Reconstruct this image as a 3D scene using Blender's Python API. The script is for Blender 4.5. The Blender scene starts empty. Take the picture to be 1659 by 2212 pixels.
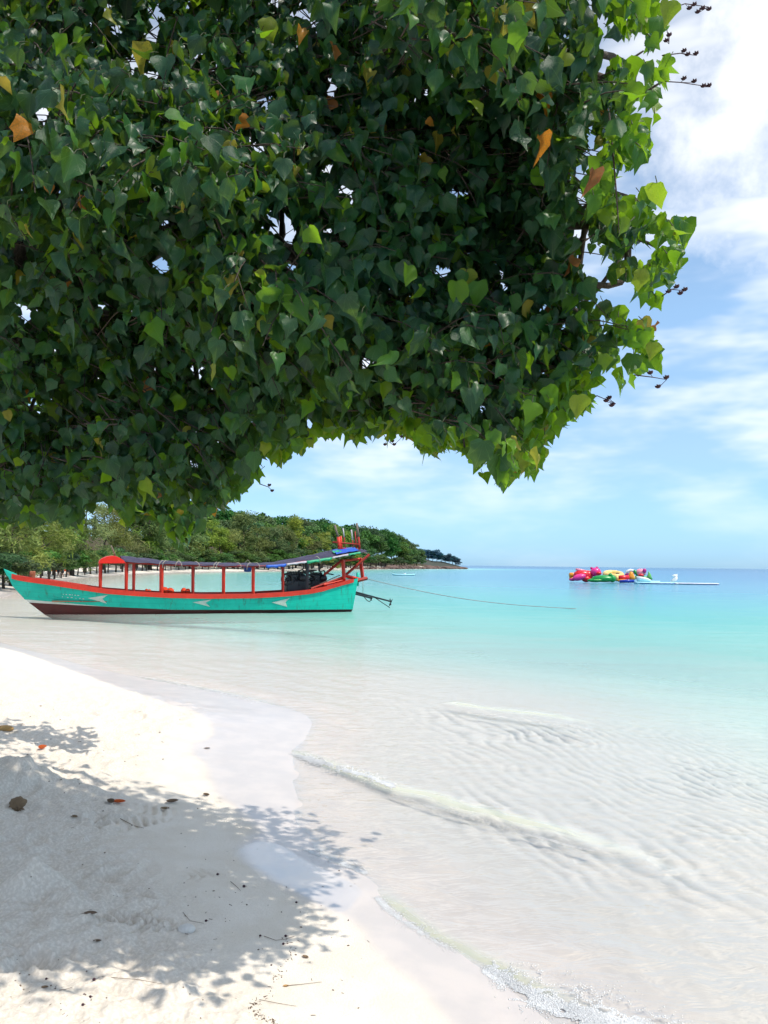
import bpy, math, random
import numpy as np
from mathutils import Vector, Matrix

# ---------------------------------------------------------------- camera, sky, sun, exposure
scene = bpy.context.scene
R = math.radians
PW, PH, PF = 1659.0, 2212.0, 1671.0            # picture frame used for measuring, focal length in the same unit
PITCH, ROLL = R(3.88), R(0.69)
CAMZ = 2.0
cam_d = bpy.data.cameras.new('camera')
cam = bpy.data.objects.new('camera', cam_d)
scene.collection.objects.link(cam)
cam.location = (0, 0, CAMZ)
FWD = np.array([0, math.cos(PITCH), math.sin(PITCH)])
_r0 = np.array([1.0, 0, 0]); _u0 = np.array([0, -math.sin(PITCH), math.cos(PITCH)])
RGT = math.cos(ROLL) * _r0 + math.sin(ROLL) * _u0
UPV = -math.sin(ROLL) * _r0 + math.cos(ROLL) * _u0
m3 = Matrix((RGT.tolist(), UPV.tolist(), (-FWD).tolist())).transposed()
cam.rotation_euler = m3.to_euler()
cam_d.sensor_fit = 'VERTICAL'
cam_d.angle_y = 2 * math.atan(PH / 2 / PF)
cam_d.clip_end = 30000
cam_d.clip_start = 0.05
scene.camera = cam

SUN_EL, SUN_AZ = R(60), R(117)                  # azimuth from +Y clockwise towards +X
SUNV = np.array([math.sin(SUN_AZ) * math.cos(SUN_EL), math.cos(SUN_AZ) * math.cos(SUN_EL), math.sin(SUN_EL)])
world = bpy.data.worlds.new('World'); scene.world = world; world.use_nodes = True
wn, wl = world.node_tree.nodes, world.node_tree.links
wn.clear()
def wnode(t, **k):
    n = wn.new(t)
    for a, b in k.items(): setattr(n, a, b)
    return n
sky = wnode('ShaderNodeTexSky', sky_type='NISHITA')
sky.sun_disc = False
sky.sun_elevation = SUN_EL; sky.sun_rotation = SUN_AZ
sky.air_density = 1.0; sky.dust_density = 0.25; sky.ozone_density = 2.0
SKY_STRENGTH = 0.122
def wmath(op, a, b=None, c=None, clamp=False):
    n = wnode('ShaderNodeMath', operation=op, use_clamp=clamp)
    for i, v in enumerate((a, b, c)):
        if v is None: continue
        if isinstance(v, (int, float)): n.inputs[i].default_value = v
        else: wl.new(v, n.inputs[i])
    return n.outputs[0]
tc = wnode('ShaderNodeTexCoord')
nrm = wnode('ShaderNodeVectorMath', operation='NORMALIZE'); wl.new(tc.outputs['Generated'], nrm.inputs[0])
sep = wnode('ShaderNodeSeparateXYZ'); wl.new(nrm.outputs[0], sep.inputs[0])
zc = wmath('MAXIMUM', sep.outputs[2], 0.0)
den = wmath('ADD', zc, 0.16)
px_ = wmath('DIVIDE', sep.outputs[0], den); py_ = wmath('DIVIDE', sep.outputs[1], den)
comb = wnode('ShaderNodeCombineXYZ'); wl.new(px_, comb.inputs[0]); wl.new(py_, comb.inputs[1])
def wnoise(scale, detail, rough, dist, sx, sy, rot, loc):
    mp = wnode('ShaderNodeMapping'); wl.new(comb.outputs[0], mp.inputs[0])
    mp.inputs['Scale'].default_value = (sx, sy, 1); mp.inputs['Rotation'].default_value = (0, 0, rot); mp.inputs['Location'].default_value = loc
    n = wnode('ShaderNodeTexNoise', noise_dimensions='2D'); wl.new(mp.outputs[0], n.inputs['Vector'])
    n.inputs['Scale'].default_value = scale; n.inputs['Detail'].default_value = detail
    n.inputs['Roughness'].default_value = rough; n.inputs['Distortion'].default_value = dist
    return n.outputs['Fac']
def wnoise3(scale, detail, rough, loc, sz=1.6):
    mp = wnode('ShaderNodeMapping'); wl.new(nrm.outputs[0], mp.inputs[0]); mp.inputs['Location'].default_value = loc; mp.inputs['Scale'].default_value = (1, 1, sz)
    n = wnode('ShaderNodeTexNoise'); wl.new(mp.outputs[0], n.inputs['Vector'])
    n.inputs['Scale'].default_value = scale; n.inputs['Detail'].default_value = detail; n.inputs['Roughness'].default_value = rough
    return n.outputs['Fac']
def wramp(v, a, b):
    n = wnode('ShaderNodeMapRange', interpolation_type='SMOOTHSTEP'); wl.new(v, n.inputs['Value'])
    n.inputs['From Min'].default_value = a; n.inputs['From Max'].default_value = b
    return n.outputs['Result']
cl1 = wnoise3(2.1, 4, 0.56, (4.3, 1.55, 0))                          # soft banks added high overhead to whiten the skylight
cl2 = wnoise3(4.2, 4, 0.55, (2.1, 7.7, 0.3), 3.2)                    # low soft streaks
f1 = wramp(cl1, 0.44, 0.68); f2 = wmath('ADD', wmath('MULTIPLY', wramp(cl2, 0.40, 0.70), 0.62), 0.15)
# one cumulus bank high on the seaward side
bank = Vector((FWD * PF + RGT * (1690 - PW / 2) + UPV * (PH / 2 - 190)).tolist()).normalized()
dt = wnode('ShaderNodeVectorMath', operation='DOT_PRODUCT'); wl.new(nrm.outputs[0], dt.inputs[0]); dt.inputs[1].default_value = bank
edge = wmath('ADD', dt.outputs['Value'], wmath('MULTIPLY', wmath('SUBTRACT', wnoise3(7.0, 6, 0.58, (9, 3, 0), 1.0), 0.5), 0.055))
f3 = wmath('MULTIPLY', wramp(edge, 0.978, 1.004), 0.95)
cl = wmath('MAXIMUM', wmath('MAXIMUM', wmath('MULTIPLY', wmath('MULTIPLY', f1, 0.9), wramp(sep.outputs[2], 0.30, 0.72)), f2), f3)
hz = wramp(sep.outputs[2], 0.02, 0.16)
cl = wmath('MULTIPLY', cl, wmath('ADD', wmath('MULTIPLY', hz, 0.75), 0.25))
hs = wnode('ShaderNodeHueSaturation'); wl.new(sky.outputs[0], hs.inputs['Color'])
hs.inputs['Saturation'].default_value = 1.1; hs.inputs['Value'].default_value = 1.0
tint = wnode('ShaderNodeMix', data_type='RGBA', blend_type='MULTIPLY'); tint.inputs['Factor'].default_value = 1.0
wl.new(hs.outputs[0], tint.inputs['A'])
tr_ = wnode('ShaderNodeValToRGB'); wl.new(zc, tr_.inputs['Fac'])
_e = tr_.color_ramp.elements; _e.new(0.06); _e.new(0.14); _e.new(0.3); _e.new(0.62)
for _k, (_p, _c) in enumerate(((0.0, (0.46, 0.88, 1.72)), (0.06, (0.70, 1.02, 1.50)), (0.14, (0.92, 1.18, 1.40)), (0.3, (1.08, 1.46, 1.52)), (0.62, (0.96, 1.14, 1.14)), (1.0, (0.96, 1.14, 1.14)))):
    _e[_k].position = _p; _e[_k].color = (*_c, 1)
wl.new(tr_.outputs['Color'], tint.inputs['B'])
mixc = wnode('ShaderNodeMix', data_type='RGBA'); wl.new(cl, mixc.inputs['Factor'])
wl.new(tint.outputs['Result'], mixc.inputs['A']); mixc.inputs['B'].default_value = (10.2, 10.3, 10.4, 1)
bg = wnode('ShaderNodeBackground'); wl.new(mixc.outputs['Result'], bg.inputs['Color']); bg.inputs['Strength'].default_value = SKY_STRENGTH
wo = wnode('ShaderNodeOutputWorld'); wl.new(bg.outputs[0], wo.inputs['Surface'])

sun_d = bpy.data.lights.new('sun', 'SUN'); sun_d.energy = 3.9; sun_d.angle = R(0.53); sun_d.color = (1.0, 0.925, 0.81)
sun = bpy.data.objects.new('sun', sun_d); scene.collection.objects.link(sun)
sun.rotation_euler = Vector((-SUNV).tolist()).to_track_quat('-Z', 'Y').to_euler()
scene.view_settings.view_transform = 'Standard'; scene.view_settings.look = 'None'
scene.view_settings.gamma = 1.0; scene.view_settings.use_curve_mapping = False
scene.view_settings.exposure = 0.08
scene.cycles.use_denoising = True; scene.cycles.use_light_tree = False
scene.cycles.use_adaptive_sampling = True; scene.cycles.adaptive_threshold = 0.025; scene.cycles.adaptive_min_samples = 16
scene.cycles.max_bounces = 5; scene.cycles.transparent_max_bounces = 8
scene.cycles.diffuse_bounces = 2; scene.cycles.glossy_bounces = 2; scene.cycles.transmission_bounces = 4
scene.cycles.caustics_reflective = False; scene.cycles.caustics_refractive = False
scene.cycles.sample_clamp_indirect = 4.0

# ---------------------------------------------------------------- measuring helpers
CAMP = np.array([0, 0, CAMZ])
def ray(x, y):
    return FWD * PF + RGT * (x - PW / 2) + UPV * (PH / 2 - y)
def at_z(x, y, z=0.0):
    r = ray(x, y); t = (z - CAMZ) / r[2]; return CAMP + r * t
def at_y(x, y, Y):
    r = ray(x, y); return CAMP + r * (Y / r[1])
def project(P):
    D = np.asarray(P) - CAMP
    w = D @ FWD
    return PW / 2 + PF * (D @ RGT) / w, PH / 2 - PF * (D @ UPV) / w, w

# ---------------------------------------------------------------- numpy noise
def _hash(ix, iy, seed):
    h = (ix.astype(np.int64) * 374761393 + iy.astype(np.int64) * 668265263 + seed * 144665) & 0xFFFFFFFF
    h = ((h ^ (h >> 13)) * 1274126177) & 0xFFFFFFFF
    return ((h ^ (h >> 16)) & 0xFFFF) / 65535.0
def vnoise(x, y, seed=0):
    x = np.asarray(x, float); y = np.asarray(y, float)
    ix = np.floor(x); iy = np.floor(y); fx = x - ix; fy = y - iy
    fx = fx * fx * fx * (fx * (fx * 6 - 15) + 10); fy = fy * fy * fy * (fy * (fy * 6 - 15) + 10)
    a = _hash(ix, iy, seed); b = _hash(ix + 1, iy, seed); c = _hash(ix, iy + 1, seed); d = _hash(ix + 1, iy + 1, seed)
    return (a * (1 - fx) + b * fx) * (1 - fy) + (c * (1 - fx) + d * fx) * fy
def fbm(x, y, seed=0, octv=4, gain=0.5):
    s = 0; a = 1; t = 0
    for o in range(octv):
        s = s + a * vnoise(x * 2 ** o + o * 17.3, y * 2 ** o - o * 9.1, seed + o); t += a; a *= gain
    return s / t - 0.5
def sstep(v, a, b):
    t = np.clip((v - a) / (b - a), 0, 1); return t * t * (3 - 2 * t)
def seg_dist(x, y, P):
    P = np.asarray(P)[:, :2]
    best = np.full(x.shape, 1e18)
    for a, b in zip(P[:-1], P[1:]):
        d = b - a; L = d @ d
        t = np.clip(((x - a[0]) * d[0] + (y - a[1]) * d[1]) / L, 0, 1)
        q = (x - a[0] - t * d[0]) ** 2 + (y - a[1] - t * d[1]) ** 2
        best = np.minimum(best, q)
    return np.sqrt(best)
def in_poly(x, y, P):
    P = np.asarray(P)[:, :2]
    c = np.zeros(x.shape, bool)
    for a, b in zip(P, np.roll(P, -1, 0)):
        if a[1] == b[1]: continue
        cond = (a[1] > y) != (b[1] > y)
        xi = (b[0] - a[0]) * (y - a[1]) / (b[1] - a[1]) + a[0]
        c ^= cond & (x < xi)
    return c
def smooth_line(P, n=3):
    P = np.asarray(P, float)
    for _ in range(n):
        Q = np.empty((2 * len(P) - 2 + 2, P.shape[1]))
        Q[0] = P[0]; Q[-1] = P[-1]
        Q[1:-1:2] = 0.75 * P[:-1] + 0.25 * P[1:]
        Q[2:-1:2] = 0.25 * P[:-1] + 0.75 * P[1:]
        P = Q
    return P

# ---------------------------------------------------------------- mesh helpers
COL = scene.collection
def mesh_np(name, V, F, smooth=True):
    """V (n,3) array, F (m,k) array of one polygon size"""
    V = np.asarray(V, np.float32); F = np.asarray(F, np.int32)
    me = bpy.data.meshes.new(name)
    me.vertices.add(len(V)); me.vertices.foreach_set('co', V.ravel())
    k = F.shape[1]
    me.loops.add(F.size); me.loops.foreach_set('vertex_index', F.ravel())
    me.polygons.add(len(F)); me.polygons.foreach_set('loop_start', np.arange(0, F.size, k, dtype=np.int32))
    me.polygons.foreach_set('loop_total', np.full(len(F), k, np.int32))
    if smooth: me.polygons.foreach_set('use_smooth', np.ones(len(F), bool))
    me.update(); me.validate()
    return me
def vattr(me, name, arr):
    a = me.attributes.new(name, 'FLOAT', 'POINT'); a.data.foreach_set('value', np.asarray(arr, np.float32))
def link(name, me, mat=None, parent=None, kind=None):
    o = bpy.data.objects.new(name, me); COL.objects.link(o)
    if mat is not None:
        for m in (mat if isinstance(mat, (list, tuple)) else [mat]): me.materials.append(m)
    if parent is not None: o.parent = parent
    if kind: o['kind'] = kind
    return o
def tag(o, label, cat, group=None):
    o['label'] = label; o['category'] = cat
    if group: o['group'] = group
    return o
def empty(name, loc=(0, 0, 0), rz=0.0):
    o = bpy.data.objects.new(name, None); COL.objects.link(o); o.location = tuple(float(c) for c in loc); o.rotation_euler = (0, 0, rz)
    o.empty_display_size = 0.2
    return o
def copy_tree(o, parent=None):
    c = o.copy(); COL.objects.link(c); c.parent = parent
    for ch in o.children: copy_tree(ch, c)
    return c

class MB:
    """collects shapes into one mesh"""
    def __init__(s): s.v = []; s.f = []; s.m = []
    def add(s, V, F, mi=0):
        o = len(s.v); s.v += [tuple(float(c) for c in p) for p in V]
        s.f += [tuple(i + o for i in f) for f in F]; s.m += [mi] * len(F); return s
    def box(s, c, d, rot=None, mi=0, taper=1.0, bev=0.0):
        x, y, z = d[0] / 2, d[1] / 2, d[2] / 2
        if bev <= 0:
            V = [(-x, -y, -z), (x, -y, -z), (x, y, -z), (-x, y, -z), (-x * taper, -y * taper, z), (x * taper, -y * taper, z), (x * taper, y * taper, z), (-x * taper, y * taper, z)]
            F = [(0, 3, 2, 1), (4, 5, 6, 7), (0, 1, 5, 4), (1, 2, 6, 5), (2, 3, 7, 6), (3, 0, 4, 7)]
        else:
            b = bev; V = []; F = []
            ring = lambda hx, hy, zz: [(-hx + b, -hy, zz), (hx - b, -hy, zz), (hx, -hy + b, zz), (hx, hy - b, zz), (hx - b, hy, zz), (-hx + b, hy, zz), (-hx, hy - b, zz), (-hx, -hy + b, zz)]
            V = ring(x - b * .7, y - b * .7, -z) + ring(x, y, -z + b) + ring(x * taper, y * taper, z - b) + ring(x * taper - b * .7, y * taper - b * .7, z)
            for r in range(3):
                for i in range(8): F.append((r * 8 + i, r * 8 + (i + 1) % 8, r * 8 + 8 + (i + 1) % 8, r * 8 + 8 + i))
            F.append(tuple(range(7, -1, -1))); F.append(tuple(range(24, 32)))
        M = rot.to_matrix() if hasattr(rot, 'to_matrix') else (Matrix.Identity(3) if rot is None else rot)
        return s.add([Vector(c) + M @ Vector(p) for p in V], F, mi)
    def tube(s, pts, rad, seg=8, mi=0, cap=True, flat=1.0):
        pts = [Vector([float(c) for c in p]) for p in pts]
        n = len(pts); rads = rad if isinstance(rad, (list, tuple, np.ndarray)) else [rad] * n
        V = []; F = []; up = None
        for i, p in enumerate(pts):
            t = (pts[min(i + 1, n - 1)] - pts[max(i - 1, 0)])
            t = t.normalized() if t.length > 1e-9 else Vector((0, 0, 1))
            if up is None:
                up = Vector((0, 0, 1)) if abs(t.z) < 0.9 else Vector((1, 0, 0))
            a = t.cross(up)
            if a.length < 1e-6: a = t.orthogonal()
            a.normalize(); b = a.cross(t).normalized(); up = b
            for k in range(seg):
                an = 2 * math.pi * k / seg
                V.append(p + (a * math.cos(an) + b * math.sin(an) * flat) * float(rads[i]))
        for i in range(n - 1):
            for k in range(seg):
                F.append((i * seg + k, i * seg + (k + 1) % seg, (i + 1) * seg + (k + 1) % seg, (i + 1) * seg + k))
        if cap:
            F.append(tuple(range(seg - 1, -1, -1))); F.append(tuple(range((n - 1) * seg, n * seg)))
        return s.add(V, F, mi)
    def ell(s, c, r, su=14, sv=8, rot=None, mi=0, warp=None):
        M = Matrix.Identity(3) if rot is None else rot.to_matrix()
        V = []; F = []
        for j in range(1, sv):
            ph = math.pi * j / sv
            for i in range(su):
                th = 2 * math.pi * i / su
                p = Vector((r[0] * math.sin(ph) * math.cos(th), r[1] * math.sin(ph) * math.sin(th), r[2] * math.cos(ph)))
                if warp: p = warp(p)
                V.append(Vector([float(q) for q in c]) + M @ p)
        top = len(V); V.append(Vector([float(q) for q in c]) + M @ Vector((0, 0, r[2]))); V.append(Vector([float(q) for q in c]) + M @ Vector((0, 0, -r[2])))
        for j in range(sv - 2):
            for i in range(su):
                F.append((j * su + i, (j + 1) * su + i, (j + 1) * su + (i + 1) % su, j * su + (i + 1) % su))
        for i in range(su):
            F.append((top, i, (i + 1) % su)); F.append((top + 1, (sv - 2) * su + (i + 1) % su, (sv - 2) * su + i))
        return s.add(V, F, mi)
    def torus(s, c, R0, r0, su=24, sv=10, rot=None, mi=0):
        M = Matrix.Identity(3) if rot is None else rot.to_matrix()
        V = []; F = []
        for i in range(su):
            a = 2 * math.pi * i / su
            for j in range(sv):
                b = 2 * math.pi * j / sv
                V.append(Vector([float(q) for q in c]) + M @ Vector(((R0 + r0 * math.cos(b)) * math.cos(a), (R0 + r0 * math.cos(b)) * math.sin(a), r0 * math.sin(b))))
        for i in range(su):
            for j in range(sv):
                F.append((i * sv + j, ((i + 1) % su) * sv + j, ((i + 1) % su) * sv + (j + 1) % sv, i * sv + (j + 1) % sv))
        return s.add(V, F, mi)
    def mesh(s, name, smooth=True):
        me = bpy.data.meshes.new(name); me.from_pydata(s.v, [], s.f)
        me.polygons.foreach_set('material_index', s.m)
        if smooth: me.polygons.foreach_set('use_smooth', [True] * len(me.polygons))
        me.update(); return me
    def build(s, name, mat, parent=None, smooth=True, sharp=None):
        me = s.mesh(name, smooth)
        if sharp: me.set_sharp_from_angle(angle=R(sharp))
        return link(name, me, mat, parent)

# ---------------------------------------------------------------- material helpers
class NT:
    dim = '3D'
    def __init__(s, name):
        s.mat = bpy.data.materials.new(name); s.mat.use_nodes = True
        s.n = s.mat.node_tree.nodes; s.l = s.mat.node_tree.links; s.n.clear()
        s.out = s.n.new('ShaderNodeOutputMaterial')
    def node(s, t, inp=None, **k):
        n = s.n.new(t)
        for a, b in k.items(): setattr(n, a, b)
        if inp:
            for a, b in inp.items(): s.set(n.inputs[a], b)
        return n
    def set(s, sock, v):
        if hasattr(v, 'is_linked') or hasattr(v, 'links'): s.l.new(v, sock)
        else: sock.default_value = v
    def math(s, op, a, b=None, clamp=False):
        n = s.n.new('ShaderNodeMath'); n.operation = op; n.use_clamp = clamp
        s.set(n.inputs[0], a)
        if b is not None: s.set(n.inputs[1], b)
        return n.outputs[0]
    def mix(s, f, a, b, blend='MIX'):
        n = s.n.new('ShaderNodeMix'); n.data_type = 'RGBA'; n.blend_type = blend
        s.set(n.inputs['Factor'], f); s.set(n.inputs['A'], a); s.set(n.inputs['B'], b); return n.outputs['Result']
    def ramp(s, v, a, b, lo=0.0, hi=1.0):
        n = s.n.new('ShaderNodeMapRange'); n.interpolation_type = 'SMOOTHSTEP'
        s.set(n.inputs['Value'], v); s.set(n.inputs['From Min'], a); s.set(n.inputs['From Max'], b)
        s.set(n.inputs['To Min'], lo); s.set(n.inputs['To Max'], hi); return n.outputs['Result']
    def colramp(s, v, stops, interp='LINEAR'):
        n = s.n.new('ShaderNodeValToRGB'); n.color_ramp.interpolation = interp
        el = n.color_ramp.elements
        while len(el) < len(stops): el.new(0.5)
        for e, (p, c) in zip(el, stops): e.position = p; e.color = (*c, 1)
        s.set(n.inputs['Fac'], v); return n.outputs['Color']
    def attr(s, name): return s.node('ShaderNodeAttribute', attribute_name=name).outputs['Fac']
    def coord(s, kind='Object'): return s.node('ShaderNodeTexCoord').outputs[kind]
    def mapping(s, v, scale=(1, 1, 1), rot=(0, 0, 0), loc=(0, 0, 0)):
        return s.node('ShaderNodeMapping', {'Vector': v, 'Scale': scale, 'Rotation': rot, 'Location': loc}).outputs[0]
    def noise(s, v, scale, detail=4, rough=0.55, dist=0.0):
        return s.node('ShaderNodeTexNoise', noise_dimensions=s.dim, inp={'Vector': v, 'Scale': scale, 'Detail': detail, 'Roughness': rough, 'Distortion': dist}).outputs['Fac']
    def bump(s, h, strength, dist, normal=None):
        n = s.node('ShaderNodeBump', {'Height': h, 'Strength': strength, 'Distance': dist})
        if normal is not None: s.l.new(normal, n.inputs['Normal'])
        return n.outputs[0]
    def finish(s, sh): s.l.new(sh, s.out.inputs['Surface']); return s.mat

def paint(name, col, rough=0.5, stain=(0.12, 0.08, 0.05), amount=0.35, scale=2.5, spec=0.4, bump=0.15, metallic=0.0):
    """worn paint: base colour with blotches, streaks and a little relief"""
    t = NT(name); c = t.coord('Object')
    n1 = t.noise(c, scale, 6, 0.65); n2 = t.noise(t.mapping(c, (1, 1, 0.18)), scale * 5, 5, 0.6)
    f = t.math('MULTIPLY', t.ramp(n2, 0.52, 0.78), t.ramp(n1, 0.42, 0.7)); f = t.math('MULTIPLY', f, amount * 2, True)
    base = t.mix(t.ramp(n1, 0.3, 0.75), (*[v * 0.86 for v in col], 1), (*[min(1, v * 1.1) for v in col], 1))
    base = t.mix(f, base, (*stain, 1))
    p = t.node('ShaderNodeBsdfPrincipled', {'Base Color': base, 'Roughness': t.ramp(n1, 0.2, 0.8, rough * 0.8, min(1, rough * 1.25)), 'Specular IOR Level': spec, 'Metallic': metallic,
                                          'Normal': t.bump(n2, bump, 0.02)})
    return t.finish(p.outputs[0])
# ================================================================ THE SETTING: ground, water
# shoreline measured on the water plane, near to far
near_shore = [(2300, 3600), (1560, 2560), (1300, 2310), (1190, 2212), (1070, 2098), (985, 2045), (905, 2000), (835, 1930), (785, 1885), (690, 1840), (655, 1800), (636, 1755),
              (640, 1700), (632, 1650), (650, 1605), (676, 1572), (668, 1546), (610, 1526), (540, 1506), (450, 1488), (350, 1472), (250, 1455), (170, 1436), (90, 1411), (0, 1390)]
SH = [at_z(x, y)[:2] for x, y in near_shore]
SH = [np.array([SH[0][0] + 3.0, -8.0]), np.array([SH[0][0] + 1.0, -1.0])] + SH
SH += [np.array(p) for p in ((-15.8, 26.5), (-20.0, 34.0), (-23.5, 42.0))]
SH += [at_z(x, y)[:2] for x, y in ((2, 1293), (45, 1276), (105, 1262), (170, 1250), (250, 1241.5), (400, 1236), (578, 1233.4), (700, 1230.8), (800, 1229.3), (890, 1228.8), (960, 1229.0), (1003, 1229.2))]
tipx = SH[-1]
SH += [tipx + np.array([-12, 45]), tipx + np.array([-80, 130]), np.array([-500, 900.0])]
SH_RAW = np.array(SH)
SH = smooth_line(SH_RAW, 2)
LAND = np.vstack([SH, [[-4000, 900], [-4000, -60], [SH[0][0], -60]]])
wet_px = [(1500, 3000), (1180, 2480), (955, 2212), (880, 2130), (830, 2073), (745, 1985), (640, 1935), (560, 1890), (505, 1852), (520, 1815), (560, 1780), (505, 1745), (452, 1715), (440, 1690), (432, 1655), (388, 1632), (400, 1612),
          (440, 1598), (456, 1575), (420, 1556), (345, 1532), (265, 1502), (200, 1466), (140, 1442), (60, 1412), (0, 1396)]
WETL = smooth_line(np.array([at_z(x, y, 0.06)[:2] for x, y in wet_px]), 1)
WETP = np.vstack([WETL, [[-60, 60], [60, 60], [60, -20], [WETL[0][0], -20]]])

def seg_dist_split(x, y):
    near = np.hypot(x, y) < 45
    d = np.empty_like(x)
    mid = SH[SH[:, 1] < 75]
    if near.any(): d[near] = seg_dist(x[near], y[near], mid)
    if (~near).any(): d[~near] = seg_dist(x[~near], y[~near], SH_RAW)
    return d
def signed_shore(x, y):
    d = seg_dist_split(x, y); s = in_poly(x, y, LAND)
    return np.where(s, d, -d)
def base_height(x, y):
    d = signed_shore(x, y)
    q = np.where(d < 0, -np.minimum(-d, np.maximum(0.8 * y - 1.2, 0.3)), d)
    z = np.interp(q, [-900, -250, -120, -60, -30, -16, -9, -5, -2, 0, 0.6, 1.5, 3, 5, 9, 14, 20, 60, 400],
                  [-14, -9, -6.5, -4.2, -2.4, -1.25, -0.58, -0.24, -0.085, 0, 0.045, 0.13, 0.30, 0.46, 0.75, 1.05, 1.3, 1.5, 1.5])
    return z, d, q
def hill_height(x, y, d):
    far = sstep(y, 80, 170)
    h = far * np.interp(d, [0, 9, 30, 60, 110, 400], [0, 0.0, 3.2, 8.0, 13.0, 15.0])
    return h * (0.8 + 0.5 * fbm(x / 60, y / 60, 5, 3))
MOUND = at_z(76, 1822, 0.42)
def track(x, y, x0, y0, ang, halfw, length, period, chev):
    c, s = math.cos(ang), math.sin(ang)
    u = (x - x0) * c + (y - y0) * s; v = -(x - x0) * s + (y - y0) * c
    m = sstep(halfw * 1.15 - np.abs(v), 0, halfw * 0.3) * sstep(length / 2 - np.abs(u), 0, 0.25)
    w = np.sin(2 * math.pi * (u + chev * np.abs(v)) / period + 5.0 * fbm(u * 2.2, v * 2.2, 44, 3))
    m = m * sstep(fbm(u * 1.9 + 7, v * 3.1, 45, 3), -0.16, 0.10)
    return m * (w * 0.5 - 0.25) + 0.5 * m * fbm(x * 16, y * 16, 46, 3)
def detail(x, y, d, q):
    m = (np.hypot(x, y) < 62) & (y > -12)
    o = [np.zeros_like(x) for _ in range(3)]
    if m.any():
        for a, b in zip(o, detail_near(x[m], y[m], d[m], q[m])): a[m] = b
    return o
def detail_near(x, y, d, q):
    z = np.zeros_like(x)
    near = sstep(60 - y, 0, 40)
    land = sstep(d, 0.25, 1.2)
    dry = land * near
    z += dry * (0.05 * fbm(x * 0.8, y * 0.8, 1, 3) + 0.012 * fbm(x * 5, y * 5, 2, 3))
    # trampled, driven-over sand higher up the beach
    tr = sstep(d + 0.5 * fbm(x * 1.1, y * 1.1, 9, 3), 0.95, 1.6) * near
    z += tr * (0.085 * fbm(x * 3.2, y * 3.2, 3, 4, 0.6) + 0.05 * fbm(x * 12, y * 12, 4, 4, 0.66))
    ridg = 1 - np.abs(fbm(x * 4.5, y * 4.5, 71, 3)) * 4
    z += tr * 0.016 * np.clip(ridg, -0.3, 1)
    a = at_z(120, 1728, 0.4); z += 0.06 * track(x, y, a[0], a[1], R(58), 0.16, 1.9, 0.075, 0.5)
    a = at_z(210, 1668, 0.4); z += 0.055 * track(x, y, a[0], a[1], R(8), 0.17, 1.3, 0.075, 0.2)
    a = at_z(60, 1892, 0.4); z += 0.065 * track(x, y, a[0], a[1], R(14), 0.10, 1.9, 0.062, 0.9)
    a = at_z(290, 1790, 0.4); z += 0.04 * track(x, y, a[0], a[1], R(20), 0.12, 1.2, 0.062, 0.7)
    # sand cone
    r = np.hypot(x - MOUND[0], (y - MOUND[1]))
    an = np.arctan2(y - MOUND[1], x - MOUND[0])
    z += 0.20 * np.clip(1 - r / (0.20 * (1 + 0.18 * np.sin(3 * an + 1))), 0, 1) ** 1.15
    # lump beside the frame edge (heap of dug sand) and a shallow hollow with a rim
    for (px, py, hh, rr) in ((10, 1640, 0.14, 0.38), (70, 1640, 0.08, 0.22), (395, 2008, 0.028, 0.07), (150, 1852, 0.05, 0.12)):
        a = at_z(px, py, 0.4); r = np.hypot(x - a[0], y - a[1]); z += hh * np.exp(-(r / rr) ** 2 * 1.6) * (1 + 0.7 * fbm(x * 9, y * 9, 8, 3))
    # footprints
    rng = np.random.default_rng(5)
    for k in range(46):
        fx, fy = rng.uniform(-4.6, -0.9), rng.uniform(2.6, 9.5)
        an = rng.uniform(0, 6.28); c, s = math.cos(an), math.sin(an)
        nb = (np.abs(x - fx) < 0.45) & (np.abs(y - fy) < 0.45)
        if not nb.any(): continue
        u = (x[nb] - fx) * c + (y[nb] - fy) * s; v = -(x[nb] - fx) * s + (y[nb] - fy) * c
        e = (u / 0.13) ** 2 + (v / 0.055) ** 2
        z[nb] += tr[nb] * (-0.028 * np.exp(-e * e) + 0.014 * np.exp(-((np.sqrt(e) - 1.35) / 0.25) ** 2))
    # ripple marks on the sea bed
    A = at_z(1230, 1830, -0.15)[:2]; B = at_z(1560, 2060, -0.15)[:2]
    t = (B - A) / np.linalg.norm(B - A); nv = np.array([-t[1], t[0]])
    wx = x + 0.75 * fbm(x * 0.6, y * 0.6, 21, 4, 0.6); wy = y + 0.75 * fbm(x * 0.6 + 40, y * 0.6, 22, 4, 0.6)
    ph = (wx * nv[0] + wy * nv[1]) / 0.17
    rip = np.sin(2 * math.pi * ph) ; rip = np.where(rip > 0, rip ** 0.8, -np.abs(rip) ** 1.4)
    rm = sstep(-d, 0.9, 2.2) * sstep(13 - y, 0, 4) * (0.30 + 0.95 * sstep(fbm(x * 0.5, y * 0.5, 31, 2), -0.12, 0.18))
    net = np.abs(fbm(x * 3.4, y * 4.6, 33, 3)); net2 = np.abs(fbm(x * 6.3 + 11, y * 8.2, 34, 3))
    rm = rm * (0.45 + 0.9 * sstep(fbm(x * 1.4, y * 1.4, 35, 3), -0.15, 0.15))
    rip = rip * 0.75 + 0.9 * (sstep(net, 0.10, 0.0) + 0.6 * sstep(net2, 0.08, 0.0)) - 0.25
    z += 0.018 * rip * rm
    return z, rip * rm, tr
def ground_z(x, y):
    x = np.atleast_1d(np.asarray(x, float)); y = np.atleast_1d(np.asarray(y, float))
    z, d, q = base_height(x, y)
    dz, _, _ = detail(x, y, d, q)
    return z + dz + hill_height(x, y, d)
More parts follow.
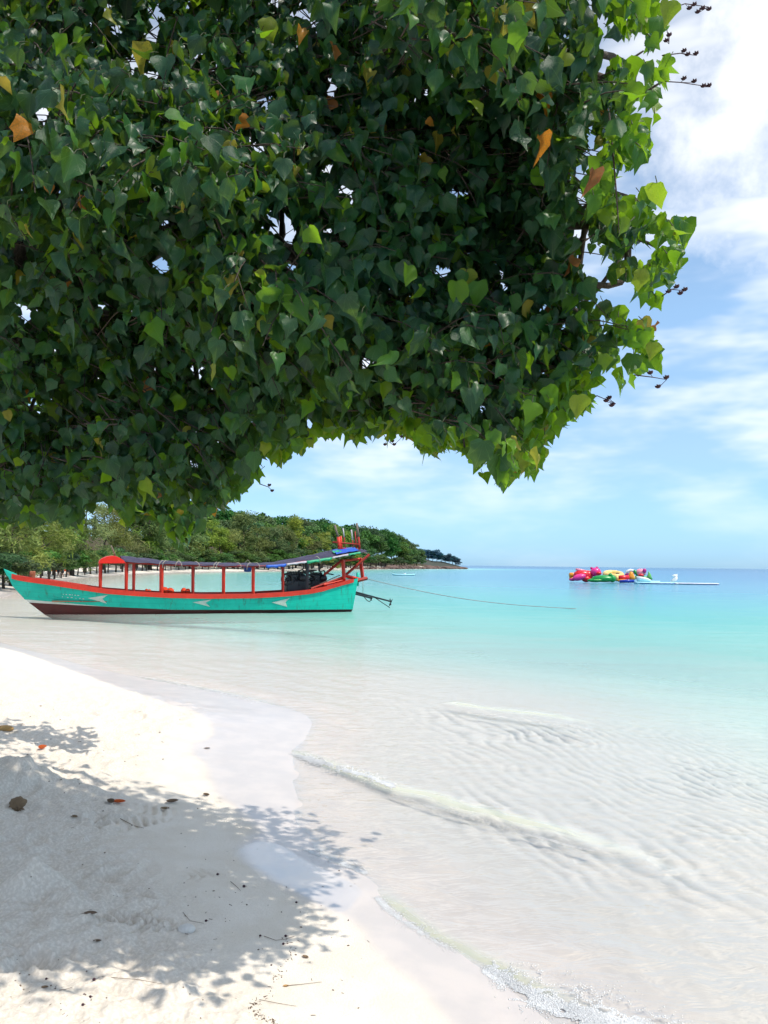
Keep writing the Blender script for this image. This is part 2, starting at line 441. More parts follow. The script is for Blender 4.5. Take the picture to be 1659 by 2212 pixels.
def ground_fast(x, y):
    """height read back from the built ground grid"""
    r = math.hypot(x, y); a = math.atan2(x, y) % (2 * math.pi)
    if a > ANG_W[-1]: a = ANG_W[-1]
    i = min(max(int(np.searchsorted(ROWS_A, r)) - 1, 0), len(ROWS_A) - 2); j = min(max(int(np.searchsorted(ANG_W, a)) - 1, 0), len(ANG_W) - 2)
    u = (r - ROWS_A[i]) / (ROWS_A[i + 1] - ROWS_A[i]); v = (a - ANG_W[j]) / (ANG_W[j + 1] - ANG_W[j])
    u = min(max(u, 0), 1); G = GZ_W
    return float((G[i, j] * (1 - v) + G[i, j + 1] * v) * (1 - u) + (G[i + 1, j] * (1 - v) + G[i + 1, j + 1] * v) * u)
def on_ground(px, py, z0=0.3):
    """point where the sight line through (px, py) meets the sand"""
    z = z0
    for _ in range(8):
        p = at_z(px, py, z); z = 0.5 * z + 0.5 * ground_fast(p[0], p[1])
    p = at_z(px, py, z); p[2] = ground_fast(p[0], p[1]); return p

def polar_grid(rows, angs):
    rr, aa = np.meshgrid(np.asarray(rows), np.asarray(angs), indexing='ij')
    x = rr * np.sin(aa); y = rr * np.cos(aa)
    nr, na = rr.shape
    i = np.arange(nr - 1)[:, None] * na + np.arange(na)[None, :]
    j = np.arange(nr - 1)[:, None] * na + (np.arange(na)[None, :] + 1) % na
    F = np.stack([i, j, j + na, i + na], -1).reshape(-1, 4)[:, ::-1]
    return x.ravel(), y.ravel(), F
def prog(a, b, ratio):
    n = int(math.log(b / a) / math.log(ratio)); return (a * (b / a) ** (np.arange(n) / n)).tolist()
ANG_IN = np.linspace(R(-36), R(36), 520)
ANG = np.concatenate([ANG_IN, np.linspace(R(36), R(324), 74)[1:-1]])
rows = prog(0.3, 2.4, 1.2) + prog(2.4, 11, 1.0034) + prog(11, 60, 1.013) + prog(60, 700, 1.022) + prog(700, 3000, 1.2) + [3000]
gx, gy, gF = polar_grid(rows, ANG)
gz0, gd, gq = base_height(gx, gy)
gdz, grip, gtr = detail(gx, gy, gd, gq)
gz = gz0 + gdz + hill_height(gx, gy, gd)
_ang = np.mod(ANG, 2 * math.pi); _ord = np.argsort(_ang); ANG_W = _ang[_ord]; ROWS_A = np.array(rows); GZ_W = gz.reshape(len(rows), -1)[:, _ord]
ANG_W = np.r_[ANG_W, ANG_W[0] + 2 * math.pi]; GZ_W = np.hstack([GZ_W, GZ_W[:, :1]])
me = mesh_np('ground', np.stack([gx, gy, gz], 1), gF)
wd = np.full(gx.shape, 9.0); _m = np.hypot(gx, gy) < 40
_w = seg_dist(gx[_m], gy[_m], WETL); wd[_m] = np.where(in_poly(gx[_m], gy[_m], WETP), _w, -_w)
wd = wd + 0.10 * fbm(gx * 2.2, gy * 2.2, 51, 3)
wet = np.where(gy < 30, sstep(wd, -0.05, 0.12), sstep(-gd, -2.0, 0.0))
pool_px = np.array([(497, 1852), (520, 1822), (560, 1808), (610, 1812), (660, 1846), (720, 1872), (790, 1905), (775, 1932), (745, 1968), (700, 1955), (640, 1925), (560, 1892)], float)
POOL = smooth_line(np.array([at_z(x, y, 0.05)[:2] for x, y in np.vstack([pool_px, pool_px[:1]])]), 2)
pool = np.zeros_like(gx); _m = np.hypot(gx, gy) < 9
_pd = seg_dist(gx[_m], gy[_m], POOL); pool[_m] = sstep(np.where(in_poly(gx[_m], gy[_m], POOL), _pd, -_pd), -0.02, 0.04)
vattr(me, 'pool', pool)
vattr(me, 'wet', wet); vattr(me, 'ripple', grip); vattr(me, 'shore', gd); vattr(me, 'tramp', gtr)
vattr(me, 'veg', sstep(gd + 2.5 * fbm(gx / 4, gy / 4, 61, 3), 9.5, 12.5) * sstep(gy, 55, 75))

t = NT('coral_sand'); t.dim = '2D'; c = t.coord('Object')
n_f = t.noise(c, 55, 4, 0.6); n_m = t.noise(c, 3.0, 5, 0.6); n_g = t.noise(c, 260, 2, 0.5)
dryc = t.mix(t.ramp(n_m, 0.3, 0.7), (0.74, 0.67, 0.575, 1), (0.80, 0.74, 0.655, 1))
dryc = t.mix(t.ramp(n_g, 0.62, 0.75), dryc, (0.50, 0.42, 0.33, 1))
tramp = t.mix(t.ramp(n_f, 0.4, 0.7), (0.61, 0.55, 0.475, 1), (0.81, 0.745, 0.66, 1))
dryc = t.mix(t.math('MULTIPLY', t.attr('tramp'), 0.7), dryc, tramp)
wetc = t.mix(t.ramp(n_m, 0.35, 0.7), (0.56, 0.515, 0.49, 1), (0.63, 0.57, 0.53, 1))
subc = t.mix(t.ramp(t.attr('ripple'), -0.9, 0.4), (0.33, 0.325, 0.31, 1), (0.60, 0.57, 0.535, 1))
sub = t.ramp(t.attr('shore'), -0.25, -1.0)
wet_a = t.attr('wet')
film = t.math('MULTIPLY', wet_a, t.ramp(t.attr('shore'), -0.12, 0.02))     # wet and out of the water
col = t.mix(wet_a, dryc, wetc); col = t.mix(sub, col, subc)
col = t.mix(t.attr('veg'), col, t.mix(n_m, (0.05, 0.045, 0.025, 1), (0.10, 0.085, 0.05, 1)))
pl_ = t.attr('pool')
rough = t.math('SUBTRACT', 0.95, t.math('MULTIPLY', film, 0.6))
bh = t.math('ADD', t.math('MULTIPLY', n_f, 0.6), t.math('MULTIPLY', n_g, 0.25))
dryness = t.math('SUBTRACT', 1.0, t.math('MULTIPLY', wet_a, 0.93))
p = t.node('ShaderNodeBsdfPrincipled', {'Base Color': col, 'Roughness': rough, 'Specular IOR Level': t.math('ADD', 0.12, t.math('MULTIPLY', film, 0.4)),
                                      'Normal': t.bump(bh, t.math('MULTIPLY', dryness, 0.6), 0.012),
                                      'Coat Weight': t.math('MULTIPLY', film, t.ramp(pl_, 0, 1, 0.4, 1.0)), 'Coat Roughness': t.ramp(pl_, 0, 1, 0.2, 0.02), 'Coat IOR': t.ramp(pl_, 0, 1, 1.4, 2.1)})
M_SAND = t.finish(p.outputs[0])
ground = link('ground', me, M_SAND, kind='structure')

# ---- sea
CRESTS = []   # polyline (world), height, width shoreward, width seaward, taper
def crest(px, h, ws, wo, g):
    P = np.array([at_z(x, y, 0)[:2] for x, y in px]); CRESTS.append((smooth_line(P, 2), h, ws, wo, g))
crest([(610, 1612), (650, 1632), (740, 1666), (840, 1703), (940, 1735), (1060, 1762), (1180, 1792), (1300, 1826), (1420, 1862), (1540, 1905)], 0.032, 0.13, 0.34, 1.0)
crest([(960, 1520), (1040, 1534), (1130, 1543), (1220, 1553), (1310, 1572)], 0.035, 0.14, 0.45, 0.9)
crest([(800, 1915), (850, 1962), (920, 2010), (1000, 2058), (1075, 2098), (1150, 2135), (1260, 2180), (1400, 2215)], 0.02, 0.08, 0.20, 1.0)
crest([(300, 1462), (400, 1482), (500, 1500), (580, 1521), (645, 1536)], 0.03, 0.20, 0.55, 0.35)
crest([(660, 1832), (710, 1852), (770, 1875), (800, 1890)], 0.015, 0.08, 0.14, 0.3)
def line_coords(x, y, P):
    best = np.full(x.shape, 1e18); side = np.zeros(x.shape); tt = np.zeros(x.shape)
    n = len(P) - 1
    for k, (a, b) in enumerate(zip(P[:-1], P[1:])):
        d = b - a; L = d @ d
        t = np.clip(((x - a[0]) * d[0] + (y - a[1]) * d[1]) / L, 0, 1)
        ex = x - a[0] - t * d[0]; ey = y - a[1] - t * d[1]; q = ex * ex + ey * ey
        m = q < best
        best = np.where(m, q, best); side = np.where(m, d[0] * ey - d[1] * ex, side); tt = np.where(m, (k + t) / n, tt)
    return np.sqrt(best), side, tt
def water_z(x, y):
    z = np.zeros_like(x); cr = np.zeros_like(x)
    rngw = np.random.default_rng(12)
    wx = x + 0.22 * fbm(x * 1.3, y * 1.3, 81, 3); wy = y + 0.22 * fbm(x * 1.3 + 9, y * 1.3, 82, 3)
    fade = sstep(45 - y, 0, 38)
    for k in range(9):
        an = R(58) + rngw.normal(0, 0.55); lam = rngw.uniform(0.11, 0.55); amp = 0.005 * lam
        z += fade * amp * np.sin((wx * math.sin(an) + wy * math.cos(an)) * 2 * math.pi / lam + rngw.uniform(0, 6.28))
    z += fade * 0.006 * fbm(x * 2.6, y * 2.6, 83, 3)
    fadef = sstep(400 - y, 0, 300)
    z += fadef * sstep(y, 9, 25) * 0.035 * fbm(x * 0.5, y * 0.9, 85, 3)
    for P, h, ws, wo, g in CRESTS:
        lo = P.min(0) - 1.5; hi = P.max(0) + 1.5
        m = (x > lo[0]) & (x < hi[0]) & (y > lo[1]) & (y < hi[1])
        if not m.any(): continue
        xx, yy = x[m], y[m]
        d, s, tt = line_coords(xx + 0.10 * fbm(xx * 2.2, yy * 2.2, 91, 3), yy + 0.16 * fbm(xx * 2.2, yy * 2.2, 92, 3), P)
        w = np.where(s > 0, wo, ws)
        prof = np.exp(-(d / w) ** 2) * sstep(tt, 0.0, 0.10) * sstep(1 - tt, 0, 0.45)
        prof *= 0.75 + 0.7 * fbm(xx * 2.5, yy * 2.5, 93, 2)
        z[m] += h * prof; cr[m] = np.maximum(cr[m], g * np.exp(-(d / np.where(s > 0, wo * 0.36, ws * 0.6)) ** 2) * sstep(tt, 0.0, 0.2) * sstep(1 - tt, 0.0, 0.4))
    return z, cr
wrows = [0.5, 1.0, 1.6] + prog(2.0, 14, 1.0046) + prog(14, 120, 1.011) + prog(120, 1500, 1.04) + prog(1500, 20000, 1.3) + [20000]
wx_, wy_, wF = polar_grid(wrows, ANG)
bz, bd, bq = base_height(wx_, wy_)
wz_, wcr = water_z(wx_, wy_)
thin = sstep(-bd, -0.05, 0.8)
wz_ = wz_ * (0.25 + 0.75 * thin)
me = mesh_np('sea', np.stack([wx_, wy_, wz_], 1), wF)
vattr(me, 'depth', np.maximum(-bz, 0)); vattr(me, 'crest', wcr); vattr(me, 'range', np.hypot(wx_, wy_))
# drop the cells that lie well under the land
t = NT('sea_water'); t.dim = '2D'; c = t.coord('Object')
dep = t.attr('depth'); crs = t.attr('crest')
nb1 = t.noise(t.mapping(c, (1.0, 2.2, 1), (0, 0, R(-28))), 3.2, 3, 0.6, 0.4)
nb2 = t.noise(t.mapping(c, (0.35, 1.0, 1), (0, 0, R(-8))), 0.75, 3, 0.62, 0.3)
nb3 = t.noise(t.mapping(c, (0.4, 1.6, 1), (0, 0, R(-5))), 0.11, 3, 0.6)
rng_a = t.attr('range')
w2 = t.ramp(rng_a, 8, 30); w3 = t.ramp(rng_a, 40, 160)
h = t.math('ADD', t.math('MULTIPLY', nb1, 0.019), t.math('ADD', t.math('MULTIPLY', t.math('MULTIPLY', nb2, 0.13), w2), t.math('MULTIPLY', t.math('MULTIPLY', nb3, 0.5), w3)))
nor = t.bump(h, 0.8, 1.0)
dn = t.math('MULTIPLY', dep, t.math('ADD', 0.72, t.math('MULTIPLY', nb2, 0.56)))
fac = t.math('SUBTRACT', 1.0, t.math('POWER', 2.718, t.math('MULTIPLY', dn, -1.0)))
fac = t.math('MULTIPLY', fac, t.ramp(dep, 0.05, 0.28))
body = t.colramp(t.math('DIVIDE', dn, 9.0), [(0.0, (0.97, 0.98, 0.92)), (0.03, (0.86, 0.98, 0.91)), (0.06, (0.60, 0.90, 0.81)), (0.1, (0.34, 0.70, 0.62)), (0.2, (0.155, 0.51, 0.475)), (0.40, (0.085, 0.33, 0.46)), (0.7, (0.05, 0.20, 0.40)), (1.0, (0.03, 0.135, 0.30))])
absorb = t.colramp(t.math('DIVIDE', dn, 3.0), [(0.0, (0.97, 0.96, 0.935)), (0.06, (0.955, 0.965, 0.942)), (0.15, (0.76, 0.95, 0.91)), (0.33, (0.52, 0.91, 0.88)), (1.0, (0.18, 0.72, 0.76))])
cb = t.mix(t.noise(c, 9, 3), (0.30, 0.37, 0.035, 1), (0.46, 0.43, 0.08, 1))
cf = t.math('MULTIPLY', crs, 0.55)
body = t.mix(cf, body, cb)
fac = t.math('MAXIMUM', fac, cf)
tr = t.node('ShaderNodeBsdfTransparent', {'Color': absorb})
df = t.node('ShaderNodeBsdfDiffuse', {'Color': body, 'Normal': nor})
gl = t.node('ShaderNodeBsdfGlossy', {'Color': (1, 1, 1, 1), 'Roughness': 0.11, 'Normal': nor})
fr = t.node('ShaderNodeFresnel', {'IOR': 1.28, 'Normal': nor})
m1 = t.node('ShaderNodeMixShader', {0: fac, 1: tr.outputs[0], 2: df.outputs[0]})
m2 = t.node('ShaderNodeMixShader', {0: t.math('MINIMUM', fr.outputs[0], t.ramp(rng_a, 10, 90, 0.23, 0.5)), 1: m1.outputs[0], 2: gl.outputs[0]})
M_SEA = t.finish(m2.outputs[0])
sea = link('sea', me, M_SEA, kind='structure')
# ================================================================ THE TREE OVERHEAD
rnd = random.Random(7)
rg = np.random.default_rng(77)
# leaf blade: heart-shaped, 15 points; x across, y along (0 base, 1 tip), z out of the blade
_half = [[(0, 0.0), (0.17, -0.055), (0.31, -0.035)], [(0, 0.2), (0.27, 0.18), (0.475, 0.15)], [(0, 0.42), (0.27, 0.41), (0.49, 0.39)], [(0, 0.64), (0.21, 0.63), (0.40, 0.60)], [(0, 0.83), (0.10, 0.82), (0.20, 0.79)]]
def leaf_mesh_arrays(fold, droop, wave, curl, ph, wscale=1.0):
    V = []; idx = {}; jr = random.Random(int(ph * 100))
    def put(k, x, y):
        if abs(x) > 0.18: x *= 1 + jr.uniform(-0.13, 0.10); y += jr.uniform(-0.035, 0.035)
        z = fold * abs(x) ** 1.1 - droop * y * y + wave * math.sin(y * 7 + ph + (2.2 if x > 0 else 0)) * abs(x) * 2 - curl * x * abs(x)
        idx[k] = len(V); V.append((x * wscale, y * (1 - 0.25 * droop), z))
    for r, row in enumerate(_half):
        for c, (x, y) in enumerate(row):
            put((r, c), x, y)
            if c: put((r, -c), -x, y)
    put('t1', 0, 0.95); put('tip', 0.03 * math.sin(ph), 1.12)
    F = []
    for r in range(4):
        for c in (-2, -1, 0, 1):
            F.append((idx[r, c], idx[r, c + 1], idx[r + 1, c + 1], idx[r + 1, c]))
    F.append((idx[4, -2], idx[4, -1], idx['t1'], idx['tip'])); F.append((idx[4, -1], idx[4, 0], idx['t1'], idx['t1']))
    F.append((idx[4, 0], idx[4, 1], idx['t1'], idx['t1'])); F.append((idx[4, 1], idx[4, 2], idx['tip'], idx['t1']))
    T = []
    for f in F:
        if f[2] == f[3]: T.append((f[0], f[1], f[2]))
        else: T += [(f[0], f[1], f[2]), (f[0], f[2], f[3])]
    V = np.array(V); T = np.array(T)
    uv = np.stack([V[:, 0] / wscale, V[:, 1]], 1)
    return V, T, uv
LEAFV = [leaf_mesh_arrays(*a) for a in ((0.35, 0.22, 0.08, 0.0, 0.2), (0.15, 0.45, 0.14, 0.25, 1.9, 0.9), (0.6, 0.10, 0.10, -0.2, 3.0), (0.05, 0.35, 0.18, 0.45, 4.2, 0.85), (0.9, 0.45, 0.08, 0.0, 5.1, 0.95), (0.25, 0.7, 0.16, -0.4, 0.9, 0.8), (-0.35, 0.3, 0.14, 0.1, 2.6, 0.9), (0.45, 0.55, 0.20, 0.5, 3.7, 0.75))]
NLV = len(LEAFV)
def low_leaf(hi):
    """the same blade with fewer points, for the layers behind"""
    V, T, uv = hi; rows = 5           # per row: centre, +mid, -mid, +edge, -edge
    pick = []
    for r in (0, 1, 2, 3): pick += [r * 5, r * 5 + 3, r * 5 + 4]
    pick.append(rows * 5 + 1)
    F = []
    for r in range(3):
        c, a, b = 3 * r, 3 * r + 1, 3 * r + 2; c2, a2, b2 = c + 3, a + 3, b + 3
        F += [(c, a, a2), (c, a2, c2), (b, c, c2), (b, c2, b2)]
    F += [(9, 10, 12), (11, 9, 12)]
    return V[pick], np.array(F), uv[pick]
LEAFV.append(leaf_mesh_arrays(1.1, 0.75, 0.22, 0.5, 2.0, 0.55))     # withered, curled in
LEAFLO = [low_leaf(a) for a in LEAFV]

# outline of the crown as measured, carried on beyond the frame (the crown is larger than the picture)
crown_px = [(-700, -560), (1380, -560), (1420, -200), (1330, -60), (1400, 0), (1452, 45), (1425, 95), (1400, 130), (1462, 165), (1440, 205), (1412, 262), (1385, 290), (1395, 350), (1350, 372), (1345, 425),
            (1425, 425), (1482, 480), (1470, 560), (1440, 625), (1432, 690), (1400, 705), (1418, 770), (1375, 820), (1310, 835), (1250, 900), (1185, 925), (1158, 1000), (1088, 1038), (1022, 1015), (990, 955),
            (930, 975), (880, 925), (800, 940), (715, 940), (655, 985), (585, 975), (575, 1020), (510, 1090), (450, 1095), (395, 1090), (320, 1075), (265, 1090), (205, 1075), (160, 1125), (95, 1120), (0, 1130), (-200, 1120), (-480, 1040), (-700, 700)]
CP = np.array(crown_px, float)
holes = [(350, 575, 22), (365, 490, 14), (330, 415, 14), (250, 70, 16), (955, 590, 18), (1010, 540, 12), (790, 780, 18), (780, 800, 12), (230, 20, 14), (980, 720, 16), (110, 330, 10), (1250, 560, 12), (570, 1000, 14),
         (690, 655, 12), (925, 65, 12), (1330, 110, 26), (1290, 170, 20), (1340, 380, 20), (1270, 330, 12), (1180, 60, 12)]
def crown_ok(px, py):
    ox = 46 * fbm(px / 46, py / 46, 501, 3) + 30 * fbm(px / 18, py / 18, 503, 2); oy = 46 * fbm(px / 46 + 50, py / 46, 502, 3) + 30 * fbm(px / 18 + 9, py / 18, 504, 2)
    ok = in_poly(px + ox, py + oy, CP)
    thin_edge = sstep(px, 1080, 1400) * 0.55 + 0.25
    ok &= fbm(px / 42, py / 42, 505, 3) * 2 + 0.5 > thin_edge * 0.55
    for hx, hy, hr in holes: ok &= (px - hx) ** 2 + (py - hy) ** 2 > (hr * 1.3) ** 2
    return ok
TRUNK = np.array([-4.3, 5.4, 0.0]); TRUNK[2] = ground_fast(TRUNK[0], TRUNK[1])
def front_depth(px, py):
    base = 3.55 + 1.15 * fbm(px / 330, py / 330, 301, 3) * 1.6
    base = base + 0.9 * sstep(px, 200, -500)
    base = base + 0.55 * sstep(py, 520, 950) * sstep(700 - px, 0, 300)
    base = base - 0.25 * sstep(px, 1000, 1350)
    return base
LEAVES = dict(P=[], T=[], N=[], S=[], C=[], V=[])
TW = []      # twig polylines
def add_leaf(P, tipdir, nor, size, tint, var):
    LEAVES['P'].append(P); LEAVES['T'].append(tipdir); LEAVES['N'].append(nor); LEAVES['S'].append(size); LEAVES['C'].append(tint); LEAVES['V'].append(var)
def leaf_frame(outd):
    tip = np.array([rg.normal(0, 0.48), rg.normal(0, 0.48), -1.0]) + 0.45 * outd * rg.random()
    tip /= np.linalg.norm(tip)
    n = np.array([0.2, -0.6, 0.45]) + rg.normal(0, 0.85, 3)
    n -= tip * (n @ tip); n /= np.linalg.norm(n)
    return tip, n
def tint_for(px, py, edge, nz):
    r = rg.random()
    if edge < 70 and px > 1050 or edge < 22 and px > 480: base = rg.choice([0.3, 0.5, 0.62, 0.7], p=[0.35, 0.25, 0.25, 0.15])  # rim leaves lighter, inner ones darker: backlight and shade put into the tint
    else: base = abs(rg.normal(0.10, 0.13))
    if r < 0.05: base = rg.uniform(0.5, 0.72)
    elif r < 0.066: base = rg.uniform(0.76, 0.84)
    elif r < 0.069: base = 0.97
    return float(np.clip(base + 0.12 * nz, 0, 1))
def edge_dist(px, py):
    return seg_dist(np.atleast_1d(px), np.atleast_1d(py), np.vstack([CP, CP[:1]]))
def grow(n_twigs, box, dmin_fn, thick, size_mu, lean=0.0, tint_shift=0.0, poly=None):
    px = rg.uniform(box[0], box[2], n_twigs * 3); py = rg.uniform(box[1], box[3], n_twigs * 3)
    ok = crown_ok(px, py) if poly is None else in_poly(px, py, poly)
    px, py = px[ok][:n_twigs], py[ok][:n_twigs]
    ed = edge_dist(px, py)
    dep0 = dmin_fn(px, py)
    T = np.minimum(thick * (1 - 0.5 * sstep(px, 300, 650)), 0.25 + ed * 0.0075)
    dep = dep0 + (1 - np.exp(-ed / 260)) * -0.25 + T * rg.random(len(px)) ** 1.25
    cand = []; tws = []
    for i in range(len(px)):
        A = at_y(px[i], py[i], dep[i])
        outd = A - np.array([TRUNK[0], TRUNK[1] + 0.3, 3.2]); outd /= np.linalg.norm(outd)
        dr = outd * np.array([1, 1, 0.4]) + rg.normal(0, 0.55, 3) + np.array([0.1, -0.25, -0.35 + lean]); dr /= np.linalg.norm(dr)
        L = rg.uniform(0.22, 0.48); k = rg.integers(5, 9)
        bend = np.array([0, 0, -0.16 * L])
        pts = [A - dr * L * 0.4 + bend * 0, A, A + dr * L * 0.5 + bend * 0.5, A + dr * L + bend * 1.6]
        for j in range(k):
            u = (j + 0.6) / k
            base = A + dr * L * u + bend * 1.6 * u * u + rg.normal(0, 0.025, 3)
            tip, n = leaf_frame(outd)
            pet = rg.uniform(0.03, 0.09)
            side = np.cross(dr, [0, 0, 1]); side /= (np.linalg.norm(side) + 1e-6)
            P = base + side * pet * (1 if j % 2 else -1) * 0.9 + np.array([0, 0, -pet * 0.4])
            size = float(np.clip(size_mu * math.exp(rg.normal(0, 0.27)), size_mu * 0.45, size_mu * 1.5))
            cand.append((P, tip, n, size, len(tws), u))
        tws.append(pts)
    C = np.array([c[0] + c[1] * c[3] * 0.6 for c in cand])
    qx, qy, w = project(C)
    ok = (crown_ok(qx, qy) if poly is None else in_poly(qx, qy, poly))
    ed = edge_dist(qx, qy)
    umax = {}; cnt = {}
    for c, o in zip(cand, ok):
        if o: umax[c[4]] = max(umax.get(c[4], 0), c[5]); cnt[c[4]] = cnt.get(c[4], 0) + 1
    ids = [i for i in umax if cnt[i] >= 4 and not (poly is not None and i % 3)]
    if ids:
        E0 = np.array([tws[i][0] for i in ids]); E1 = np.array([tws[i][2] + (tws[i][3] - tws[i][2]) * max(0, umax[i] - 0.55) * 2 for i in ids])
        x0, y0, _ = project(E0); x1, y1, _ = project(E1)
        fn = crown_ok if poly is None else (lambda a, b: in_poly(a, b, poly))
        good = fn(x0, y0) & fn(x1, y1) & (edge_dist(x1, y1) > 28)
        ids = [i for i, k in zip(ids, good) if k]
    for i in ids:
        u = umax[i]; p0, p1, p2, p3 = tws[i]
        if u > 0.7: TW.append([p0, p1, p2, p2 + (p3 - p2) * (u - 0.55) * 2])
        elif u > 0.3: TW.append([p0, p1, p1 + (p2 - p1) * u * 1.6])
    nzs = fbm(qx / 90., qy / 90., 410, 2)
    for c, o, x, y, e, nz in zip(cand, ok, qx, qy, ed, nzs):
        if not o: continue
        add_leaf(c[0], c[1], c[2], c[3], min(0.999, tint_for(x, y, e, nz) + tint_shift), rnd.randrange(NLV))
# main crown, nearer shell and deeper filling
grow(3900, (-80, -80, 1490, 1140), front_depth, 1.0, 0.071)
grow(2300, (-80, -80, 1490, 1140), lambda x, y: front_depth(x, y) + 0.7, 2.2, 0.079)
# outside the frame: above, and to the left
grow(300, (-700, -560, 1400, 0), lambda x, y: front_depth(x, y) + 0.1, 2.6, 0.125)
grow(290, (-700, 0, 0, 1100), lambda x, y: front_depth(x, y) + 0.2, 2.4, 0.125)
# farther sprays low on the left and the fringe behind, tinted lighter as if sunlit
low = np.array([(225, 1040), (330, 1050), (450, 1070), (440, 1110), (425, 1150), (400, 1195), (370, 1170), (345, 1120), (290, 1115), (262, 1135), (240, 1095)], float)
grow(60, (220, 1040, 455, 1200), lambda x, y: 7.0 + 0 * x, 0.8, 0.115, poly=low, tint_shift=0.05)
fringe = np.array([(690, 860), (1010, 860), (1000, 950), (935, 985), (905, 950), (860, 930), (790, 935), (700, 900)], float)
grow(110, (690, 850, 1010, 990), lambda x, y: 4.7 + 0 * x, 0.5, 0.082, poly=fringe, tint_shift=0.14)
# a low bough farther along the beach, behind the crown: shades the far strip of sand
for _k in range(95):
    A = np.array([rg.uniform(-3.9, -1.95), 0, 0]); A[1] = 6.95 + 0.12 * A[0] * 0 + rg.normal(0, 0.16); A[2] = 3.0 + 0.35 * rg.random()
    qx, qy, _w = project(A)
    if qx > 0 and not in_poly(np.array([qx]), np.array([qy + 60]), CP)[0]: continue
    TW.append([A, A + np.array([0.1, 0, -0.02]), A + np.array([0.25, 0.05, -0.06])])
    for j in range(6):
        tip, n = leaf_frame(np.array([0.6, 0, 0])); add_leaf(A + rg.normal(0, 0.14, 3), tip, n, rg.uniform(0.09, 0.14), abs(rg.normal(0.15, 0.1)), rnd.randrange(NLV))

P_ = np.array(LEAVES['P']); T_ = np.array(LEAVES['T']); N_ = np.array(LEAVES['N']); S_ = np.array(LEAVES['S']); C_ = np.array(LEAVES['C']); V_ = np.array(LEAVES['V'])
X_ = np.cross(T_, N_)
# the 300 leaves that show largest: nearest in their cell of the view, biggest first
qx, qy, qw = project(P_ + T_ * S_[:, None] * 0.5)
vis = (qx > 20) & (qx < 1640) & (qy > 20)
cell = (qx // 34).astype(int) * 1000 + (qy // 34).astype(int)
order = np.lexsort((qw, cell)); first = np.ones(len(order), bool); first[1:] = cell[order][1:] != cell[order][:-1]
front = np.zeros(len(qx), bool); front[order[first]] = True
face = np.abs(np.einsum('ij,ij->i', N_, (P_ - CAMP) / np.linalg.norm(P_ - CAMP, axis=1)[:, None]))
score = np.where(vis & front, S_ / qw * np.sqrt(face + 0.05), 0)
top = np.argsort(-score)[:282]
ispart = np.zeros(len(qx), bool); ispart[top] = True

t = NT('hibiscus_leaf')
uv = t.node('ShaderNodeUVMap', uv_map='UVMap').outputs[0]
sx = t.node('ShaderNodeSeparateXYZ', {0: uv})
tin = t.attr('tint')
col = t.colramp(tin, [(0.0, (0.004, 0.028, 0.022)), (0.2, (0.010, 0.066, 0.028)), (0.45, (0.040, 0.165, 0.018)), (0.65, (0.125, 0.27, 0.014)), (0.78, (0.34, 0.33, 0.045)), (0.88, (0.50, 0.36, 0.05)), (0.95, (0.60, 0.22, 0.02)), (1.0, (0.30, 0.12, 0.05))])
xa = t.math('ABSOLUTE', sx.outputs[0])
angv = t.math('ARCTAN2', xa, t.math('ADD', sx.outputs[1], 0.02))
vein = t.math('ABSOLUTE', t.math('SINE', t.math('MULTIPLY', angv, 5.4)))
vein = t.math('SUBTRACT', 1.0, t.ramp(vein, 0.0, 0.16))
ln = t.noise(t.coord('Object'), 18, 3, 0.6)
col = t.mix(t.ramp(ln, 0.35, 0.7, 0.0, 0.35), col, (0.035, 0.11, 0.035, 1))
col = t.mix(t.math('MULTIPLY', vein, 0.42), col, (0.12, 0.22, 0.07, 1))
trc = t.mix(0.6, col, (0.38, 0.66, 0.015, 1), 'MIX')
trc = t.mix(t.ramp(tin, 0.72, 0.8), trc, col)
bmp = t.bump(t.math('ADD', t.math('MULTIPLY', vein, -0.5), ln), 0.4, 0.006)
pr = t.node('ShaderNodeBsdfPrincipled', {'Base Color': col, 'Roughness': 0.40, 'Specular IOR Level': 0.28, 'Normal': bmp})
tl = t.node('ShaderNodeBsdfTranslucent', {'Color': trc})
mx = t.node('ShaderNodeMixShader', {0: t.ramp(tin, 0.1, 0.5, 0.2, 0.5), 1: pr.outputs[0], 2: tl.outputs[0]})
M_LEAF = t.finish(mx.outputs[0])
t = NT('bark'); c = t.coord('Object')
nb = t.noise(t.mapping(c, (9, 9, 2)), 3, 6, 0.65)
pr = t.node('ShaderNodeBsdfPrincipled', {'Base Color': t.mix(nb, (0.025, 0.018, 0.013, 1), (0.10, 0.075, 0.055, 1)), 'Roughness': 0.85, 'Normal': t.bump(nb, 0.7, 0.03)})
M_BARK = t.finish(pr.outputs[0])
M_PETIOLE = paint('petiole', (0.045, 0.06, 0.02), 0.6)
M_POD = paint('seed_capsule', (0.055, 0.022, 0.03), 0.7)

